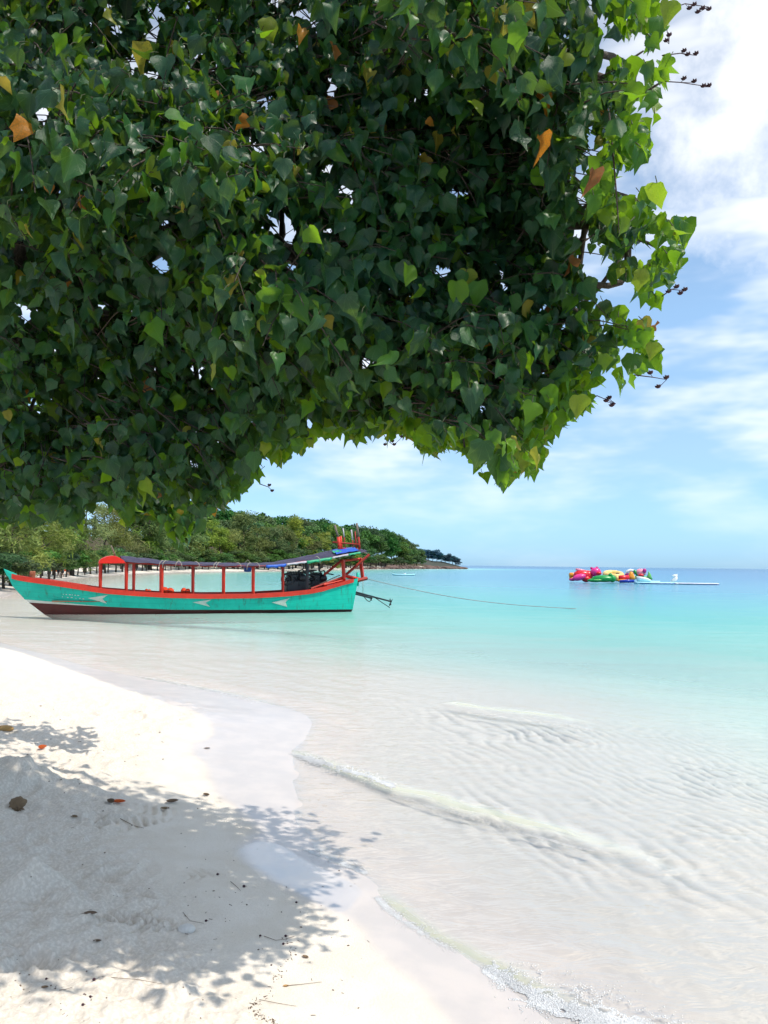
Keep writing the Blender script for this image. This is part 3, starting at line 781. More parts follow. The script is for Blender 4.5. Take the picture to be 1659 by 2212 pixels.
o2 = np.lexsort((qw, cell)); rank = np.zeros(len(qw), int); cs = cell[o2]; start = np.r_[0, np.flatnonzero(cs[1:] != cs[:-1]) + 1]
rank[o2] = np.arange(len(o2)) - np.repeat(start, np.diff(np.r_[start, len(o2)]))
nearl = vis & (rank < 3)
tree = empty('hibiscus_tree', TRUNK)
tag(tree, 'large leafy tree with heart-shaped leaves hanging over the beach from the left', 'tree')
def leaf_batch(sel, near):
    Vs, Fs, Us, Ts = [], [], [], []; off = 0
    for v in range(len(LEAFV)):
      for m, SRC in ((sel & near & (V_ == v), LEAFV), (sel & ~near & (V_ == v), LEAFLO)):
        if not m.any(): continue
        LV, LT, LU = SRC[v]
        W = (P_[m][:, None, :] + S_[m][:, None, None] * (LV[None, :, 0:1] * X_[m][:, None, :] + LV[None, :, 1:2] * T_[m][:, None, :] + LV[None, :, 2:3] * N_[m][:, None, :]))
        k = m.sum(); nv = len(LV)
        Vs.append(W.reshape(-1, 3)); Fs.append((LT[None] + (np.arange(k) * nv)[:, None, None] + off).reshape(-1, 3))
        Us.append(np.tile(LU, (k, 1))); Ts.append(np.repeat(C_[m], nv)); off += k * nv
    V = np.vstack(Vs); F = np.vstack(Fs); U = np.vstack(Us); Tt = np.concatenate(Ts)
    me = mesh_np('foliage', V, F); vattr(me, 'tint', Tt)
    ul = me.uv_layers.new(name='UVMap'); ul.data.foreach_set('uv', U[F.ravel()].astype(np.float32).ravel())
    return me
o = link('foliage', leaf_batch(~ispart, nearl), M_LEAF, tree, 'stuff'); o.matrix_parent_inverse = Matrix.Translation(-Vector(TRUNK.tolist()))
TINTS = [0.06, 0.14, 0.22, 0.32, 0.48, 0.62, 0.72, 0.80, 0.945, 1.0]
LEAFMESH = {}
def leaf_mesh(v, ti):
    if (v, ti) not in LEAFMESH:
        LV, LT, LU = LEAFV[v]
        me = mesh_np('leaf', LV, LT); vattr(me, 'tint', np.full(len(LV), TINTS[ti]))
        ul = me.uv_layers.new(name='UVMap'); ul.data.foreach_set('uv', LU[LT.ravel()].astype(np.float32).ravel())
        me.materials.append(M_LEAF); LEAFMESH[v, ti] = me
    return LEAFMESH[v, ti]
TRV = Vector(TRUNK.tolist())
def leaf_obj(P, tip, n, size, v, ti, label=None, parent=tree, origin=TRV):
    x = np.cross(tip, n)
    o = bpy.data.objects.new('leaf', leaf_mesh(v, ti)); COL.objects.link(o)
    if parent is not None: o.parent = parent
    M = Matrix(((x[0], tip[0], n[0]), (x[1], tip[1], n[1]), (x[2], tip[2], n[2]))).to_4x4()
    o.matrix_local = Matrix.Translation(Vector([float(c) for c in P]) - (origin if parent is not None else Vector((0, 0, 0)))) @ M @ Matrix.Scale(size, 4)
    if label: o['label'] = label
    return o
for i in top:
    leaf_obj(P_[i], T_[i], N_[i], float(S_[i]), int(V_[i]), int(np.argmin(np.abs(np.array(TINTS) - C_[i]))))
# leaves that stand out one by one
def special(px, py, size_px, ti, v, roll, label, tilt=0.2, Y=None):
    Y = Y or float(front_depth(np.array([px]), np.array([py]))[0]) - 0.42
    P = at_y(px, py - size_px * 0.5, Y)
    tip = np.array([math.sin(roll), tilt, -math.cos(roll)]); tip /= np.linalg.norm(tip)
    n = np.array([0.2, -1, 0.3]); n -= tip * (n @ tip); n /= np.linalg.norm(n)
    leaf_obj(P, tip, n, size_px * Y / PF, v, ti, label)
for a in ((1165, 322, 56, 8, 8, 0.3, 'withered orange leaf hanging near the crown edge'), (1283, 395, 56, 9, 8, -0.15, 'brown shrivelled leaf'), (1158, 240, 64, 8, 8, 1.1, 'yellow and red dying leaf'),
          (1008, 605, 46, 6, 0, 0.0, 'bright yellow-green leaf'), (985, 636, 56, 5, 2, 0.1, None), (1032, 636, 56, 4, 1, 0.1, None), (330, 150, 85, 7, 8, -1.0, 'curled yellow leaf'), (575, 65, 52, 6, 3, 0.3, 'lime yellow leaf lit through'),
          (128, 383, 60, 1, 1, 0.3, None), (420, 75, 76, 2, 4, 0.5, None), (465, 135, 74, 2, 4, 0.6, None), (1410, 760, 40, 6, 0, 0.0, None), (1385, 605, 46, 6, 3, 0.1, None), (1445, 28, 52, 6, 0, 0.0, None),
          (1248, 880, 52, 6, 0, 0.1, None), (1135, 1000, 46, 6, 1, 0.1, None), (1075, 1015, 62, 2, 0, 0.1, None), (1045, 985, 66, 1, 3, -0.2, None)):
    special(*a)
# wood: trunk, limbs, branches, twigs
def wpt(px, py, Y): return at_y(px, py, Y)
fork = TRUNK + np.array([0.35, -0.1, 1.75])
m = MB(); m.tube([Vector((0, 0, -0.25)), Vector((0.05, 0, 0.5)), Vector((0.16, -0.05, 1.1)), Vector((fork - TRUNK).tolist()), Vector((0.42, -0.1, 2.5)), Vector((0.3, 0.1, 3.6)), Vector((0.5, 0.2, 4.6))], [0.36, 0.28, 0.25, 0.23, 0.16, 0.1, 0.05], 14)
m.build('trunk', M_BARK, tree)
limb_ends = [[(330, 505, 5.4), (470, 500, 5.5), (760, 590, 5.4), (1020, 520, 5.0), (1260, 470, 4.4), (1380, 520, 4.1)],
             [(60, 700, 5.2), (260, 690, 5.2), (500, 760, 5.3), (800, 720, 5.2), (1050, 740, 4.8), (1240, 800, 4.4)],
             [(80, 480, 5.2), (400, 250, 5.3), (640, 160, 5.2), (960, 90, 5.0), (1240, 150, 4.6), (1380, 200, 4.3)],
             [(-60, 820, 5.6), (180, 820, 5.8), (250, 960, 5.9), (420, 960, 6.2), (620, 900, 5.8)],
             [(40, 300, 5.0), (90, 60, 4.8), (200, -160, 4.8), (500, -300, 4.9)],
             [(-80, 1000, 5.0), (40, 985, 5.0), (130, 1040, 5.0)],
             [(90, 700, 6.2), (230, 1000, 6.9), (330, 1070, 7.2), (395, 1150, 7.3)]]
LIMB = []
for le in limb_ends:
    pts = [fork + np.array([0, 0, 0.1])] + [wpt(*p) for p in le]
    pts = smooth_line(np.array(pts), 2); LIMB.append(pts)
    m = MB(); n = len(pts)
    m.tube([p - TRUNK for p in pts], [0.125 * (1 - 0.85 * (i / (n - 1)) ** 0.8) for i in range(n)], 9); m.build('limb', M_BARK, tree)
allp = np.vstack(LIMB)
for k in range(90):
    a = allp[rg.integers(3, len(allp))]
    px = rg.uniform(30, 1430); py = rg.uniform(20, 1010)
    if not crown_ok(np.array([px]), np.array([py]))[0]: continue
    e = at_y(px, py, float(front_depth(np.array([px]), np.array([py]))[0]) + rg.uniform(0.15, 1.4))
    a = allp[np.argmin(((allp - e) ** 2).sum(1) + rg.random(len(allp)) * 0.12)]
    mid = (a + e) / 2 + rg.normal(0, 0.2, 3)
    pts = smooth_line(np.array([a, mid, e]), 2); n = len(pts); L = np.linalg.norm(e - a)
    if L > 1.3: continue
    m = MB(); m.tube([p - TRUNK for p in pts], [0.012 + 0.016 * min(1.5, L) * (1 - i / (n - 1)) for i in range(n)], 6); m.build('branch', M_BARK, tree)
# explicit bare twig arcs on the rim
for pl in ([(1010, 880, 4.0), (1030, 945, 4.0), (1075, 1000, 4.0)], [(1290, 205, 3.7), (1330, 150, 3.7), (1390, 110, 3.7)], [(1190, 300, 3.7), (1300, 262, 3.7), (1385, 205, 3.65), (1440, 170, 3.6)], [(1310, 505, 3.6), (1400, 520, 3.55), (1450, 560, 3.5)]):
    m = MB(); pts = smooth_line(np.array([wpt(*p) for p in pl]), 2); m.tube([p - TRUNK for p in pts], np.linspace(0.011, 0.004, len(pts)), 6); m.build('branch', M_BARK, tree)
m = MB()
for pl in TW: m.tube([p - TRUNK for p in pl], [0.0042, 0.0038, 0.003, 0.0015] if len(pl) == 4 else [0.004, 0.003, 0.0015], 4, cap=False)
o = m.build('twigs', M_BARK, tree); o['kind'] = 'stuff'
m = MB()
for i in range(0, len(P_)):
    if qw[i] < 4.6 and vis[i] and front[i]:
        b = P_[i] - TRUNK; u = T_[i]
        m.tube([b, b - u * 0.018 + np.array([0, 0.01, 0.004]), b - u * 0.026 + np.array([0.006, 0.03, 0.012])], [0.002, 0.0018, 0.0018], 4, cap=False)
o = m.build('petioles', M_PETIOLE, tree); o['kind'] = 'stuff'
# dried seed capsules on thin stalks at the rim
def capsules(stalk, pods, Y):
    m = MB(); pts = [wpt(x, y, Y) - TRUNK for x, y in stalk]; m.tube(pts, np.linspace(0.0032, 0.0016, len(pts)), 5)
    for x, y in pods:
        q = wpt(x, y, Y) - TRUNK
        near = min(pts, key=lambda s: np.linalg.norm(s - q)); m.tube([near, q], 0.0014, 4)
        for a in range(5):
            an = a * 1.256; d = Vector((math.cos(an) * 0.5, math.sin(an) * 0.3, 0.6 + 0.3 * math.sin(an * 2))).normalized()
            m.tube([Vector(q.tolist()), Vector(q.tolist()) + d * 0.010, Vector(q.tolist()) + d * 0.019], [0.004, 0.006, 0.001], 5)
    m.build('seed_cluster', M_POD, tree)
capsules([(1430, 25), (1480, 8), (1530, 15)], [(1500, 12), (1518, 20), (1532, 22), (1490, 20), (1508, 28)], 3.6)
capsules([(1400, 40), (1440, 60), (1445, 95)], [(1446, 78), (1440, 90)], 3.6)
capsules([(1430, 120), (1470, 115), (1505, 120)], [(1478, 112), (1486, 120), (1504, 118)], 3.6)
capsules([(1420, 175), (1470, 178), (1535, 188)], [(1478, 172), (1500, 178), (1520, 188), (1532, 187)], 3.6)
capsules([(1430, 640), (1450, 625), (1478, 628)], [(1445, 632), (1462, 622), (1470, 636), (1480, 628)], 3.5)
capsules([(1370, 810), (1410, 815), (1440, 820)], [(1405, 808), (1440, 818), (1422, 838)], 3.5)
capsules([(1250, 860), (1290, 855), (1330, 872)], [(1280, 862), (1310, 868), (1322, 878), (1316, 862)], 3.6)
capsules([(825, 930), (835, 950), (850, 962)], [(832, 962), (848, 955), (852, 962), (868, 945)], 5.2)
capsules([(560, 1045), (580, 1052), (588, 1060)], [(582, 1050), (588, 1062)], 5.0)
# ================================================================ THE LONG WOODEN BOAT
M_TEAL = None
t = NT('hull_paint'); c = t.coord('Object')
n1 = t.noise(c, 1.3, 6, 0.65); n2 = t.noise(t.mapping(c, (3.0, 3.0, 0.35)), 2.6, 5, 0.65); n3 = t.noise(t.mapping(c, (0.4, 1, 9)), 2.0, 4, 0.6)
zz_ = t.node('ShaderNodeSeparateXYZ', {0: c}).outputs[2]; xx_ = t.node('ShaderNodeSeparateXYZ', {0: c}).outputs[0]
seam = t.math('ABSOLUTE', t.math('SUBTRACT', t.math('FRACT', t.math('MULTIPLY', t.math('ADD', zz_, t.math('MULTIPLY', t.math('POWER', t.math('SUBTRACT', t.math('MULTIPLY', xx_, 0.08), 0.5), 2.0), -0.9)), 5.2)), 0.5))
seam = t.ramp(seam, 0.46, 0.49)
base = t.mix(t.ramp(n1, 0.3, 0.7), (0.0, 0.46, 0.345, 1), (0.012, 0.56, 0.425, 1))
base = t.mix(t.math('MULTIPLY', t.ramp(n2, 0.53, 0.74), 0.8), base, (0.05, 0.15, 0.09, 1))
base = t.mix(t.math('MULTIPLY', seam, 0.45), base, (0.0, 0.16, 0.12, 1))
base = t.mix(t.math('MULTIPLY', t.ramp(n3, 0.62, 0.75), 0.22), base, (0.10, 0.50, 0.42, 1))
pr = t.node('ShaderNodeBsdfPrincipled', {'Base Color': base, 'Roughness': 0.42, 'Specular IOR Level': 0.35, 'Normal': t.bump(n3, 0.25, 0.02)})
M_TEAL = t.finish(pr.outputs[0])
M_MAROON = paint('bottom_paint', (0.085, 0.014, 0.015), 0.5, (0.02, 0.03, 0.02), 0.4, 1.5)
M_WHITE = paint('white_paint', (0.66, 0.68, 0.62), 0.5, (0.30, 0.24, 0.12), 0.3, 4)
M_ARROW = paint('arrow_paint', (0.60, 0.64, 0.55), 0.5, (0.32, 0.26, 0.05), 0.6, 5)
M_RED = paint('red_paint', (0.60, 0.034, 0.014), 0.42, (0.18, 0.015, 0.01), 0.4, 3)
M_RED2 = paint('faded_red_wood', (0.34, 0.026, 0.016), 0.6, (0.16, 0.07, 0.04), 0.4, 5)
M_HOOD = paint('red_hood', (0.72, 0.016, 0.006), 0.45, (0.4, 0.01, 0.01), 0.2, 3)
M_TARP = paint('navy_tarp', (0.040, 0.034, 0.075), 0.55, (0.09, 0.07, 0.10), 0.6, 4, bump=0.5)
M_BLUE = paint('blue_plastic', (0.02, 0.11, 0.55), 0.4, (0.03, 0.06, 0.2), 0.2, 5)
M_GREEN = paint('green_plastic', (0.03, 0.40, 0.20), 0.4, (0.3, 0.5, 0.4), 0.4, 5)
M_PALE = paint('pale_cloth', (0.55, 0.50, 0.56), 0.8, (0.35, 0.2, 0.3), 0.4, 6)
M_LINE = paint('mooring_line', (0.30, 0.31, 0.31), 0.9)
M_ROPE = paint('rope', (0.42, 0.38, 0.31), 0.9, (0.2, 0.17, 0.12), 0.3, 20)
M_IRON = paint('dark_engine', (0.012, 0.013, 0.018), 0.45, (0.05, 0.03, 0.02), 0.4, 8, spec=0.5)
M_GREYWOOD = paint('weathered_pole', (0.21, 0.16, 0.13), 0.85, (0.1, 0.07, 0.05), 0.4, 6)
M_WOOD = paint('deck_wood', (0.30, 0.10, 0.05), 0.7, (0.1, 0.05, 0.03), 0.4, 4)
M_ORANGE = paint('orange_vest', (0.75, 0.06, 0.012), 0.75, (0.5, 0.03, 0.01), 0.3, 8)

BOW = at_z(95, 1327); STERN = at_z(752, 1320)
U = (STERN - BOW); BL = float(np.linalg.norm(U)); U /= BL
BV = np.array([-U[1], U[0], 0])                    # away from the viewer
boat = empty('longtail_boat', BOW, math.atan2(U[1], U[0]))
tag(boat, 'long turquoise wooden passenger boat with red rail moored in the shallows', 'boat')
def ob(px, py, lat=0.0):
    """local (s, lateral, z) of the sight line with the upright plane at that lateral offset"""
    O = BOW + BV * lat; r = ray(px, py)
    A = np.array([[r[0], -U[0], 0], [r[1], -U[1], 0], [r[2], 0, -1.0]])
    k = np.linalg.solve(A, O - CAMP * 1.0 - np.array([0, 0, O[2]]))
    return Vector((float(k[1]), lat, float(k[2])))
sheer_px = [(14, 1238), (40, 1246), (100, 1255), (160, 1265), (217, 1274), (280, 1279), (350, 1283), (440, 1285), (545, 1284), (620, 1280), (670, 1275), (710, 1267), (745, 1257), (774, 1249)]
SHEER = [ob(x, y, -l) for (x, y), l in zip(sheer_px, (0, 0.22, 0.62, 0.86, 0.96, 1.0, 1.02, 1.02, 1.0, 0.97, 0.92, 0.86, 0.78, 0.7))]
SS = np.array([p[0] for p in SHEER]); SZ = np.array([p[2] for p in SHEER])
sB, sE = SS[0], SS[-1]
NT_ = 48
def shape(t):
    return np.interp(t, [0, 0.02, 0.06, 0.12, 0.2, 0.3, 0.5, 0.75, 0.9, 1.0], [0.02, 0.12, 0.32, 0.58, 0.80, 0.95, 1.0, 0.98, 0.86, 0.66])
levels = [(-0.42, 0.30), (-0.02, 0.72), ('m', 0.83), ('w', 0.86), ('x', 0.945), ('g', 1.0)]
def level_pt(j, t):
    zc, w = levels[j]
    f = j / (len(levels) - 1)
    # stem rakes forward towards the top, transom rakes aft
    zg = float(np.interp(sB + t * (sE - sB), SS, SZ))
    zm = float(np.interp(t, [0, 0.15, 0.4, 1.0], [0.44, 0.34, 0.17, 0.105]))
    zw = zm + float(np.interp(t, [0, 0.05, 0.2, 0.24], [0.11, 0.09, 0.0, 0.0])) + 0.002
    z = {'m': zm, 'w': zw, 'x': 0.5 * (zw + zg), 'g': zg}.get(zc, zc)
    if t < 0.35: rake = max(0, min(1, (z + 0.45) / (SZ[0] + 0.45)))
    else: rake = 1
    s0 = np.interp(z, [-0.45, 0, 0.55, 1.0, SZ[0]], [0.75, 0.0, -0.66, -1.08, sB]); s1 = np.interp(z, [-0.45, 0, SZ[-1]], [BL - 0.25, BL, sE])
    s = s0 + t * (s1 - s0)
    b = shape(t) * w * (1.0 if j > 1 else (0.9 if j == 1 else 0.75)) * 1.02
    return s, b, z
ts = np.linspace(0, 1, NT_) ** 1.0
V = []; F = []; MI = []
nl = len(levels)
for side in (-1, 1):
    o = len(V)
    for t_ in ts:
        for j in range(nl):
            s, b, z = level_pt(j, t_); V.append((s, side * b, z))
    for i in range(NT_ - 1):
        for j in range(nl - 1):
            q = (o + i * nl + j, o + (i + 1) * nl + j, o + (i + 1) * nl + j + 1, o + i * nl + j + 1)
            F.append(q if side < 0 else q[::-1]); MI.append(1 if j < 2 else (2 if j == 2 else 0))
nside = NT_ * nl
for j in range(nl - 1):    # transom and stem closing faces
    i = NT_ - 1
    F.append((i * nl + j, nside + i * nl + j, nside + i * nl + j + 1, i * nl + j + 1)); MI.append(1 if j < 2 else 0)
    F.append((j, j + 1, nside + j + 1, nside + j)); MI.append(1 if j < 2 else 0)
for i in range(NT_ - 1):
    F.append((i * nl, nside + i * nl, nside + (i + 1) * nl, (i + 1) * nl)); MI.append(1)
mb = MB(); mb.add(V, F); mb.m = MI
mb.build('hull', [M_TEAL, M_MAROON, M_WHITE], boat, sharp=40)
def hull_lat(s, z):
    """half beam of the shell at (s, z)"""
    best = None
    for t_ in np.linspace(0, 1, 200):
        prev = level_pt(2, t_)
        for j in range(3, nl):
            a = prev; b = level_pt(j, t_); prev = b
            if a[2] <= z <= b[2] + 1e-6:
                f = (z - a[2]) / max(1e-6, b[2] - a[2]); sx = a[0] + f * (b[0] - a[0])
                if best is None or abs(sx - s) < best[0]: best = (abs(sx - s), a[1] + f * (b[1] - a[1]))
    return best[1] if best else 0.9
# rub rail and gunwale
for side in (-1, 1):
    V = []; F = []; n = 0
    for t_ in np.linspace(0.012, 0.985, 60):
        s, b, z = level_pt(nl - 1, t_)
        h = 0.15 if t_ < 0.9 else 0.12
        for dy, dz in ((0.045, 0.03), (0.045, -h), (-0.06, -h), (-0.06, 0.03)): V.append((s, side * (b + dy), z + dz))
    for i in range(59):
        for k in range(4): F.append((i * 4 + k, i * 4 + (k + 1) % 4, (i + 1) * 4 + (k + 1) % 4, (i + 1) * 4 + k))
    F += [(3, 2, 1, 0), (236, 237, 238, 239)]
    m = MB(); m.add(V, F); m.build('gunwale', M_RED, boat, smooth=False)
# stem post, deck boards, stern deck
m = MB(); s0, b0, z0 = level_pt(nl - 1, 0.0)
m.add(*[[(s0 - 0.10, -0.05, z0 + 0.16), (s0 + 0.32, -0.07, z0 - 0.02), (s0 + 0.62, -0.10, z0 - 0.40), (s0 + 0.02, -0.03, z0 - 0.10), (s0 - 0.10, 0.05, z0 + 0.16), (s0 + 0.32, 0.07, z0 - 0.02), (s0 + 0.62, 0.10, z0 - 0.40), (s0 + 0.02, 0.03, z0 - 0.10)],
        [(0, 3, 2, 1), (4, 5, 6, 7), (0, 1, 5, 4), (1, 2, 6, 5), (2, 3, 7, 6), (3, 0, 4, 7)]]); m.build('stem_post', M_TEAL, boat, smooth=False)
dm = MB(); dm.box((0, 0, 0), (0.255, 1.0, 0.03), bev=0.006); dme = dm.mesh('deck_board', False); dme.materials.append(M_WOOD)
for k in range(52):
    s = 0.4 + k * 0.262
    if s > BL - 0.3: break
    o = bpy.data.objects.new('deck_board', dme); COL.objects.link(o); o.parent = boat
    b = float(shape(min(1, (s - sB) / (sE - sB)))) * 0.86
    o.location = (s, 0, 0.50 + rnd.uniform(-0.004, 0.004)); o.scale = (1, 2 * b, 1)
fd = [(level_pt(nl - 1, t_)) for t_ in (0.02, 0.06, 0.10, 0.14, 0.18, 0.21)]
m = MB(); V = []; F = []
for s, b, z in fd: V += [(s, -b + 0.05, z - 0.06), (s, b - 0.05, z - 0.06)]
for i in range(len(fd) - 1): F.append((2 * i, 2 * i + 2, 2 * i + 3, 2 * i + 1))
m.add(V, F); m.build('fore_deck', M_WOOD, boat, smooth=False)
fd = [(level_pt(nl - 1, t_)) for t_ in (0.88, 0.92, 0.96, 0.99)]
m = MB(); V = []; F = []
for s, b, z in fd: V += [(s, -b + 0.04, z - 0.03), (s, b - 0.04, z - 0.03)]
for i in range(len(fd) - 1): F.append((2 * i, 2 * i + 2, 2 * i + 3, 2 * i + 1))
m.add(V, F); m.build('stern_deck', M_RED, boat, smooth=False)
q = ob(70, 1246, 0); m = MB(); m.box((q.x, 0, q.z + 0.04), (0.2, 0.2, 0.34), bev=0.03); m.tube([(q.x, -0.2, q.z + 0.12), (q.x, 0.2, q.z + 0.12)], 0.03, 8); m.build('mooring_post', M_WOOD, boat, smooth=False)
# painted arrowheads
def plate(poly, name, mat, d=0.012):
    c = [ob(x, y, -0.93) for x, y in poly]
    c = [ob(x, y, -(hull_lat(p.x, p.z))) for (x, y), p in zip(poly, c)]
    c = [Vector((p.x, -hull_lat(p.x, p.z) - 0.004, p.z)) for p in c]
    n = len(c); V = [Vector((p.x, p.y - d, p.z)) for p in c] + [Vector((p.x, p.y + 0.03, p.z)) for p in c]
    F = [tuple(range(n)), tuple(range(2 * n - 1, n - 1, -1))] + [(i, i + n, (i + 1) % n + n, (i + 1) % n) for i in range(n)]
    m = MB(); m.add(V, F); return m.build(name, mat, boat, smooth=False)
for a in ([(190, 1292), (233, 1285), (221, 1293.5), (231, 1304)], [(416, 1301), (457, 1295), (444, 1302), (454, 1311)], [(587, 1301.5), (626, 1292), (616.5, 1300.5), (620.5, 1311)]):
    plate(a, 'arrow_emblem', M_ARROW)
# faint worn lettering strokes by the bow, too small to read
for k, (x, y) in enumerate([(136, 1283), (142, 1283.6), (149, 1284), (155, 1284.4), (161, 1285), (167, 1285.5), (134, 1288.5), (145, 1290), (153, 1290), (163, 1291.5), (171, 1292), (178, 1293)]):
    w = 1.8 + (k % 3); plate([(x, y), (x + w, y + 0.2), (x + w, y + 1.6), (x, y + 1.4)], 'worn_lettering', M_WHITE, 0.006)
# posts carrying the awning
def post(p, q, w, mat, name='post'):
    m = MB(); m.tube([p, q], w, 4); return m.build(name, mat, boat, smooth=False)
DECK = 0.5
for x, top, w, mat in ((217, 1214, 0.06, M_RED), (273, 1214, 0.06, M_RED), (289, 1216, 0.055, M_RED2), (349, 1218, 0.078, M_RED), (417, 1220, 0.062, M_RED2), (483, 1221, 0.066, M_RED), (547, 1221, 0.066, M_RED), (611, 1219, 0.06, M_RED2), (664, 1209, 0.066, M_IRON)):
    a = ob(x, 1276, -0.84); b = ob(x, top, -0.84)
    zs = float(np.interp(a.x, SS, SZ)); lt = min(0.84, hull_lat(a.x, zs - 0.2) - 0.10)
    post(Vector((a.x, -lt, zs - 0.16)), Vector((b.x, -lt, b.z)), w, mat)
    # its partner on the far side
    a2 = ob(x, 1270, lt)
    post(Vector((a2.x, lt, zs - 0.16)), Vector((a2.x, lt, b.z + 0.02)), w * 0.85, M_RED2)
for lat in (-0.86, 0.86):
    pts = [ob(x, y, lat) for x, y in ((217, 1215), (273, 1215), (349, 1219), (417, 1221.5), (483, 1223), (560, 1223.5), (611, 1221), (664, 1212))]
    m = MB(); m.tube(pts if lat < 0 else [Vector((p.x, lat, q.z)) for p, q in zip(pts, [ob(x, y, -0.86) for x, y in ((217, 1215), (273, 1215), (349, 1219), (417, 1221.5), (483, 1223), (560, 1223.5), (611, 1221), (664, 1212))])], 0.045, 6); m.build('awning_rail', M_RED2, boat)
# awning sheet
near_px = [(262, 1213), (310, 1215), (350, 1217.5), (400, 1219.5), (440, 1220.5), (500, 1222), (560, 1222.5), (600, 1221), (640, 1216), (680, 1210.5), (715, 1205), (745, 1199), (772, 1194), (793, 1191)]
ridge = [0.22, 0.18, 0.12, 0.10, 0.10, 0.10, 0.10, 0.11, 0.15, 0.2, 0.25, 0.27, 0.22, 0.14]
V = []; F = []; NL = 13
pts = [ob(x, y, -0.98) for x, y in near_px]
fine_s = np.linspace(pts[0].x, pts[-1].x, 60); fz = np.interp(fine_s, [p.x for p in pts], [p.z for p in pts]); fr_ = np.interp(fine_s, [p.x for p in pts], ridge)
for i, s in enumerate(fine_s):
    for k in range(NL):
        l = -1 + 2 * k / (NL - 1)
        wob = 0.022 * math.sin(i * 1.3 + k) + 0.03 * float(fbm(np.array([s * 1.7]), np.array([l * 2.0]), 600, 3)[0])
        V.append((s, l * (0.98 + 0.02 * math.sin(i * 0.9)), fz[i] + fr_[i] * (1 - l * l) + wob * (1 if 0 < k < NL - 1 else 0.6)))
for i in range(59):
    for k in range(NL - 1): F.append((i * NL + k, (i + 1) * NL + k, (i + 1) * NL + k + 1, i * NL + k + 1))
V2 = [(x, y, z - 0.022) for x, y, z in V]; n0 = len(V)
F2 = [tuple(reversed([i + n0 for i in f])) for f in F]
rim = [i * NL for i in range(60)] + [59 * NL + k for k in range(1, NL)] + [i * NL + NL - 1 for i in range(58, -1, -1)] + [k for k in range(NL - 2, 0, -1)]
F3 = [(a, b, b + n0, a + n0)[::-1] for a, b in zip(rim, rim[1:] + rim[:1])]
m = MB(); m.add(V + V2, F + F2 + F3); awn = m.build('awning', M_TARP, boat)
# bright strips sewn along the near edge aft
def edge_strip(x0, x1, mat, drop=0.10, out=0.03, up=0.03, name='awning_trim'):
    V = []; F = []; n = 9
    for i in range(n):
        x = x0 + (x1 - x0) * i / (n - 1); s = ob(x, 1210, -0.98).x
        z = float(np.interp(s, fine_s, fz))
        for dz, dy in ((up, 0.05), (up * 0.4, -out), (-drop * (0.8 + 0.3 * math.sin(i * 2)), -out - 0.01), (-drop * 0.8, 0.01)): V.append((s, -0.99 + dy, z + dz))
    for i in range(n - 1):
        for k in range(4): F.append((i * 4 + k, i * 4 + (k + 1) % 4, i * 4 + 4 + (k + 1) % 4, i * 4 + 4 + k))
    F += [(3, 2, 1, 0), tuple(range(4 * n - 4, 4 * n))]
    m = MB(); m.add(V, F); m.build(name, mat, boat)
edge_strip(575, 618, M_BLUE, 0.10); edge_strip(619, 662, M_PALE, 0.06); edge_strip(663, 716, M_GREEN, 0.10); edge_strip(717, 752, M_PALE, 0.05); edge_strip(753, 778, M_GREEN, 0.06)
for x0, x1, l0, l1, mat in ((728, 776, -0.9, -0.25, M_BLUE), (725, 742, -0.75, -0.45, M_GREEN)):
    V = []; F = []
    for i in range(8):
        s = ob(x0 + (x1 - x0) * i / 7, 1205, -0.98).x; z = float(np.interp(s, fine_s, fz)); r_ = float(np.interp(s, fine_s, fr_))
        for k in range(5):
            l = l0 + (l1 - l0) * k / 4; V.append((s, l, z + r_ * (1 - l * l) + 0.045 + 0.012 * math.sin(i * 2 + k * 1.7)))
    for i in range(7):
        for k in range(4): F.append((i * 5 + k, (i + 1) * 5 + k, (i + 1) * 5 + k + 1, i * 5 + k + 1))
    m = MB(); m.add(V, F); m.build('awning_patch', mat, boat)
# rounded red hood at the front of the awning
prof = [(213, 1217), (215, 1211), (221, 1206.5), (231, 1202.5), (243, 1201), (252, 1202), (261, 1206.5), (268, 1211), (272, 1216.5)]
V = []; F = []
for lat in (-1.0, -0.5, 0, 0.5, 1.0):
    for x, y in prof:
        p = ob(x, y, -1.0); V.append((p.x, lat, p.z + 0.02 * (1 - lat * lat)))
n = len(prof)
for a in range(4):
    for i in range(n - 1): F.append((a * n + i, a * n + i + 1, (a + 1) * n + i + 1, (a + 1) * n + i))
F.append(tuple(range(n - 1, -1, -1))); F.append(tuple(range(4 * n, 5 * n)))
F += [tuple([a * n, (a + 1) * n, (a + 1) * n + n - 1, a * n + n - 1]) for a in range(4)]
m = MB(); m.add(V, F); m.build('front_hood', M_HOOD, boat, sharp=50)
p = ob(240, 1178, -0.2); q = ob(250, 1203, -0.2); m = MB(); m.tube([q, p], [0.03, 0.022], 6); m.build('short_pole', M_GREYWOOD, boat)
# lashings over the awning
for x in (345, 352, 380, 392, 430, 462, 468, 520, 534, 560, 690):
    s = ob(x, 1215, -0.98).x; z = float(np.interp(s, fine_s, fz)); d = rnd.choice((-1, 1))
    pts = [Vector((s + d * 0.18, -0.93, z + 0.10)), Vector((s + d * 0.10, -0.99, z + 0.13)), Vector((s, -1.03, z + 0.03)), Vector((s - d * 0.02, -1.04, z - 0.10 - rnd.random() * 0.08))]
    m = MB(); m.tube(pts, 0.013, 5); m.build('lashing', M_ROPE, boat)
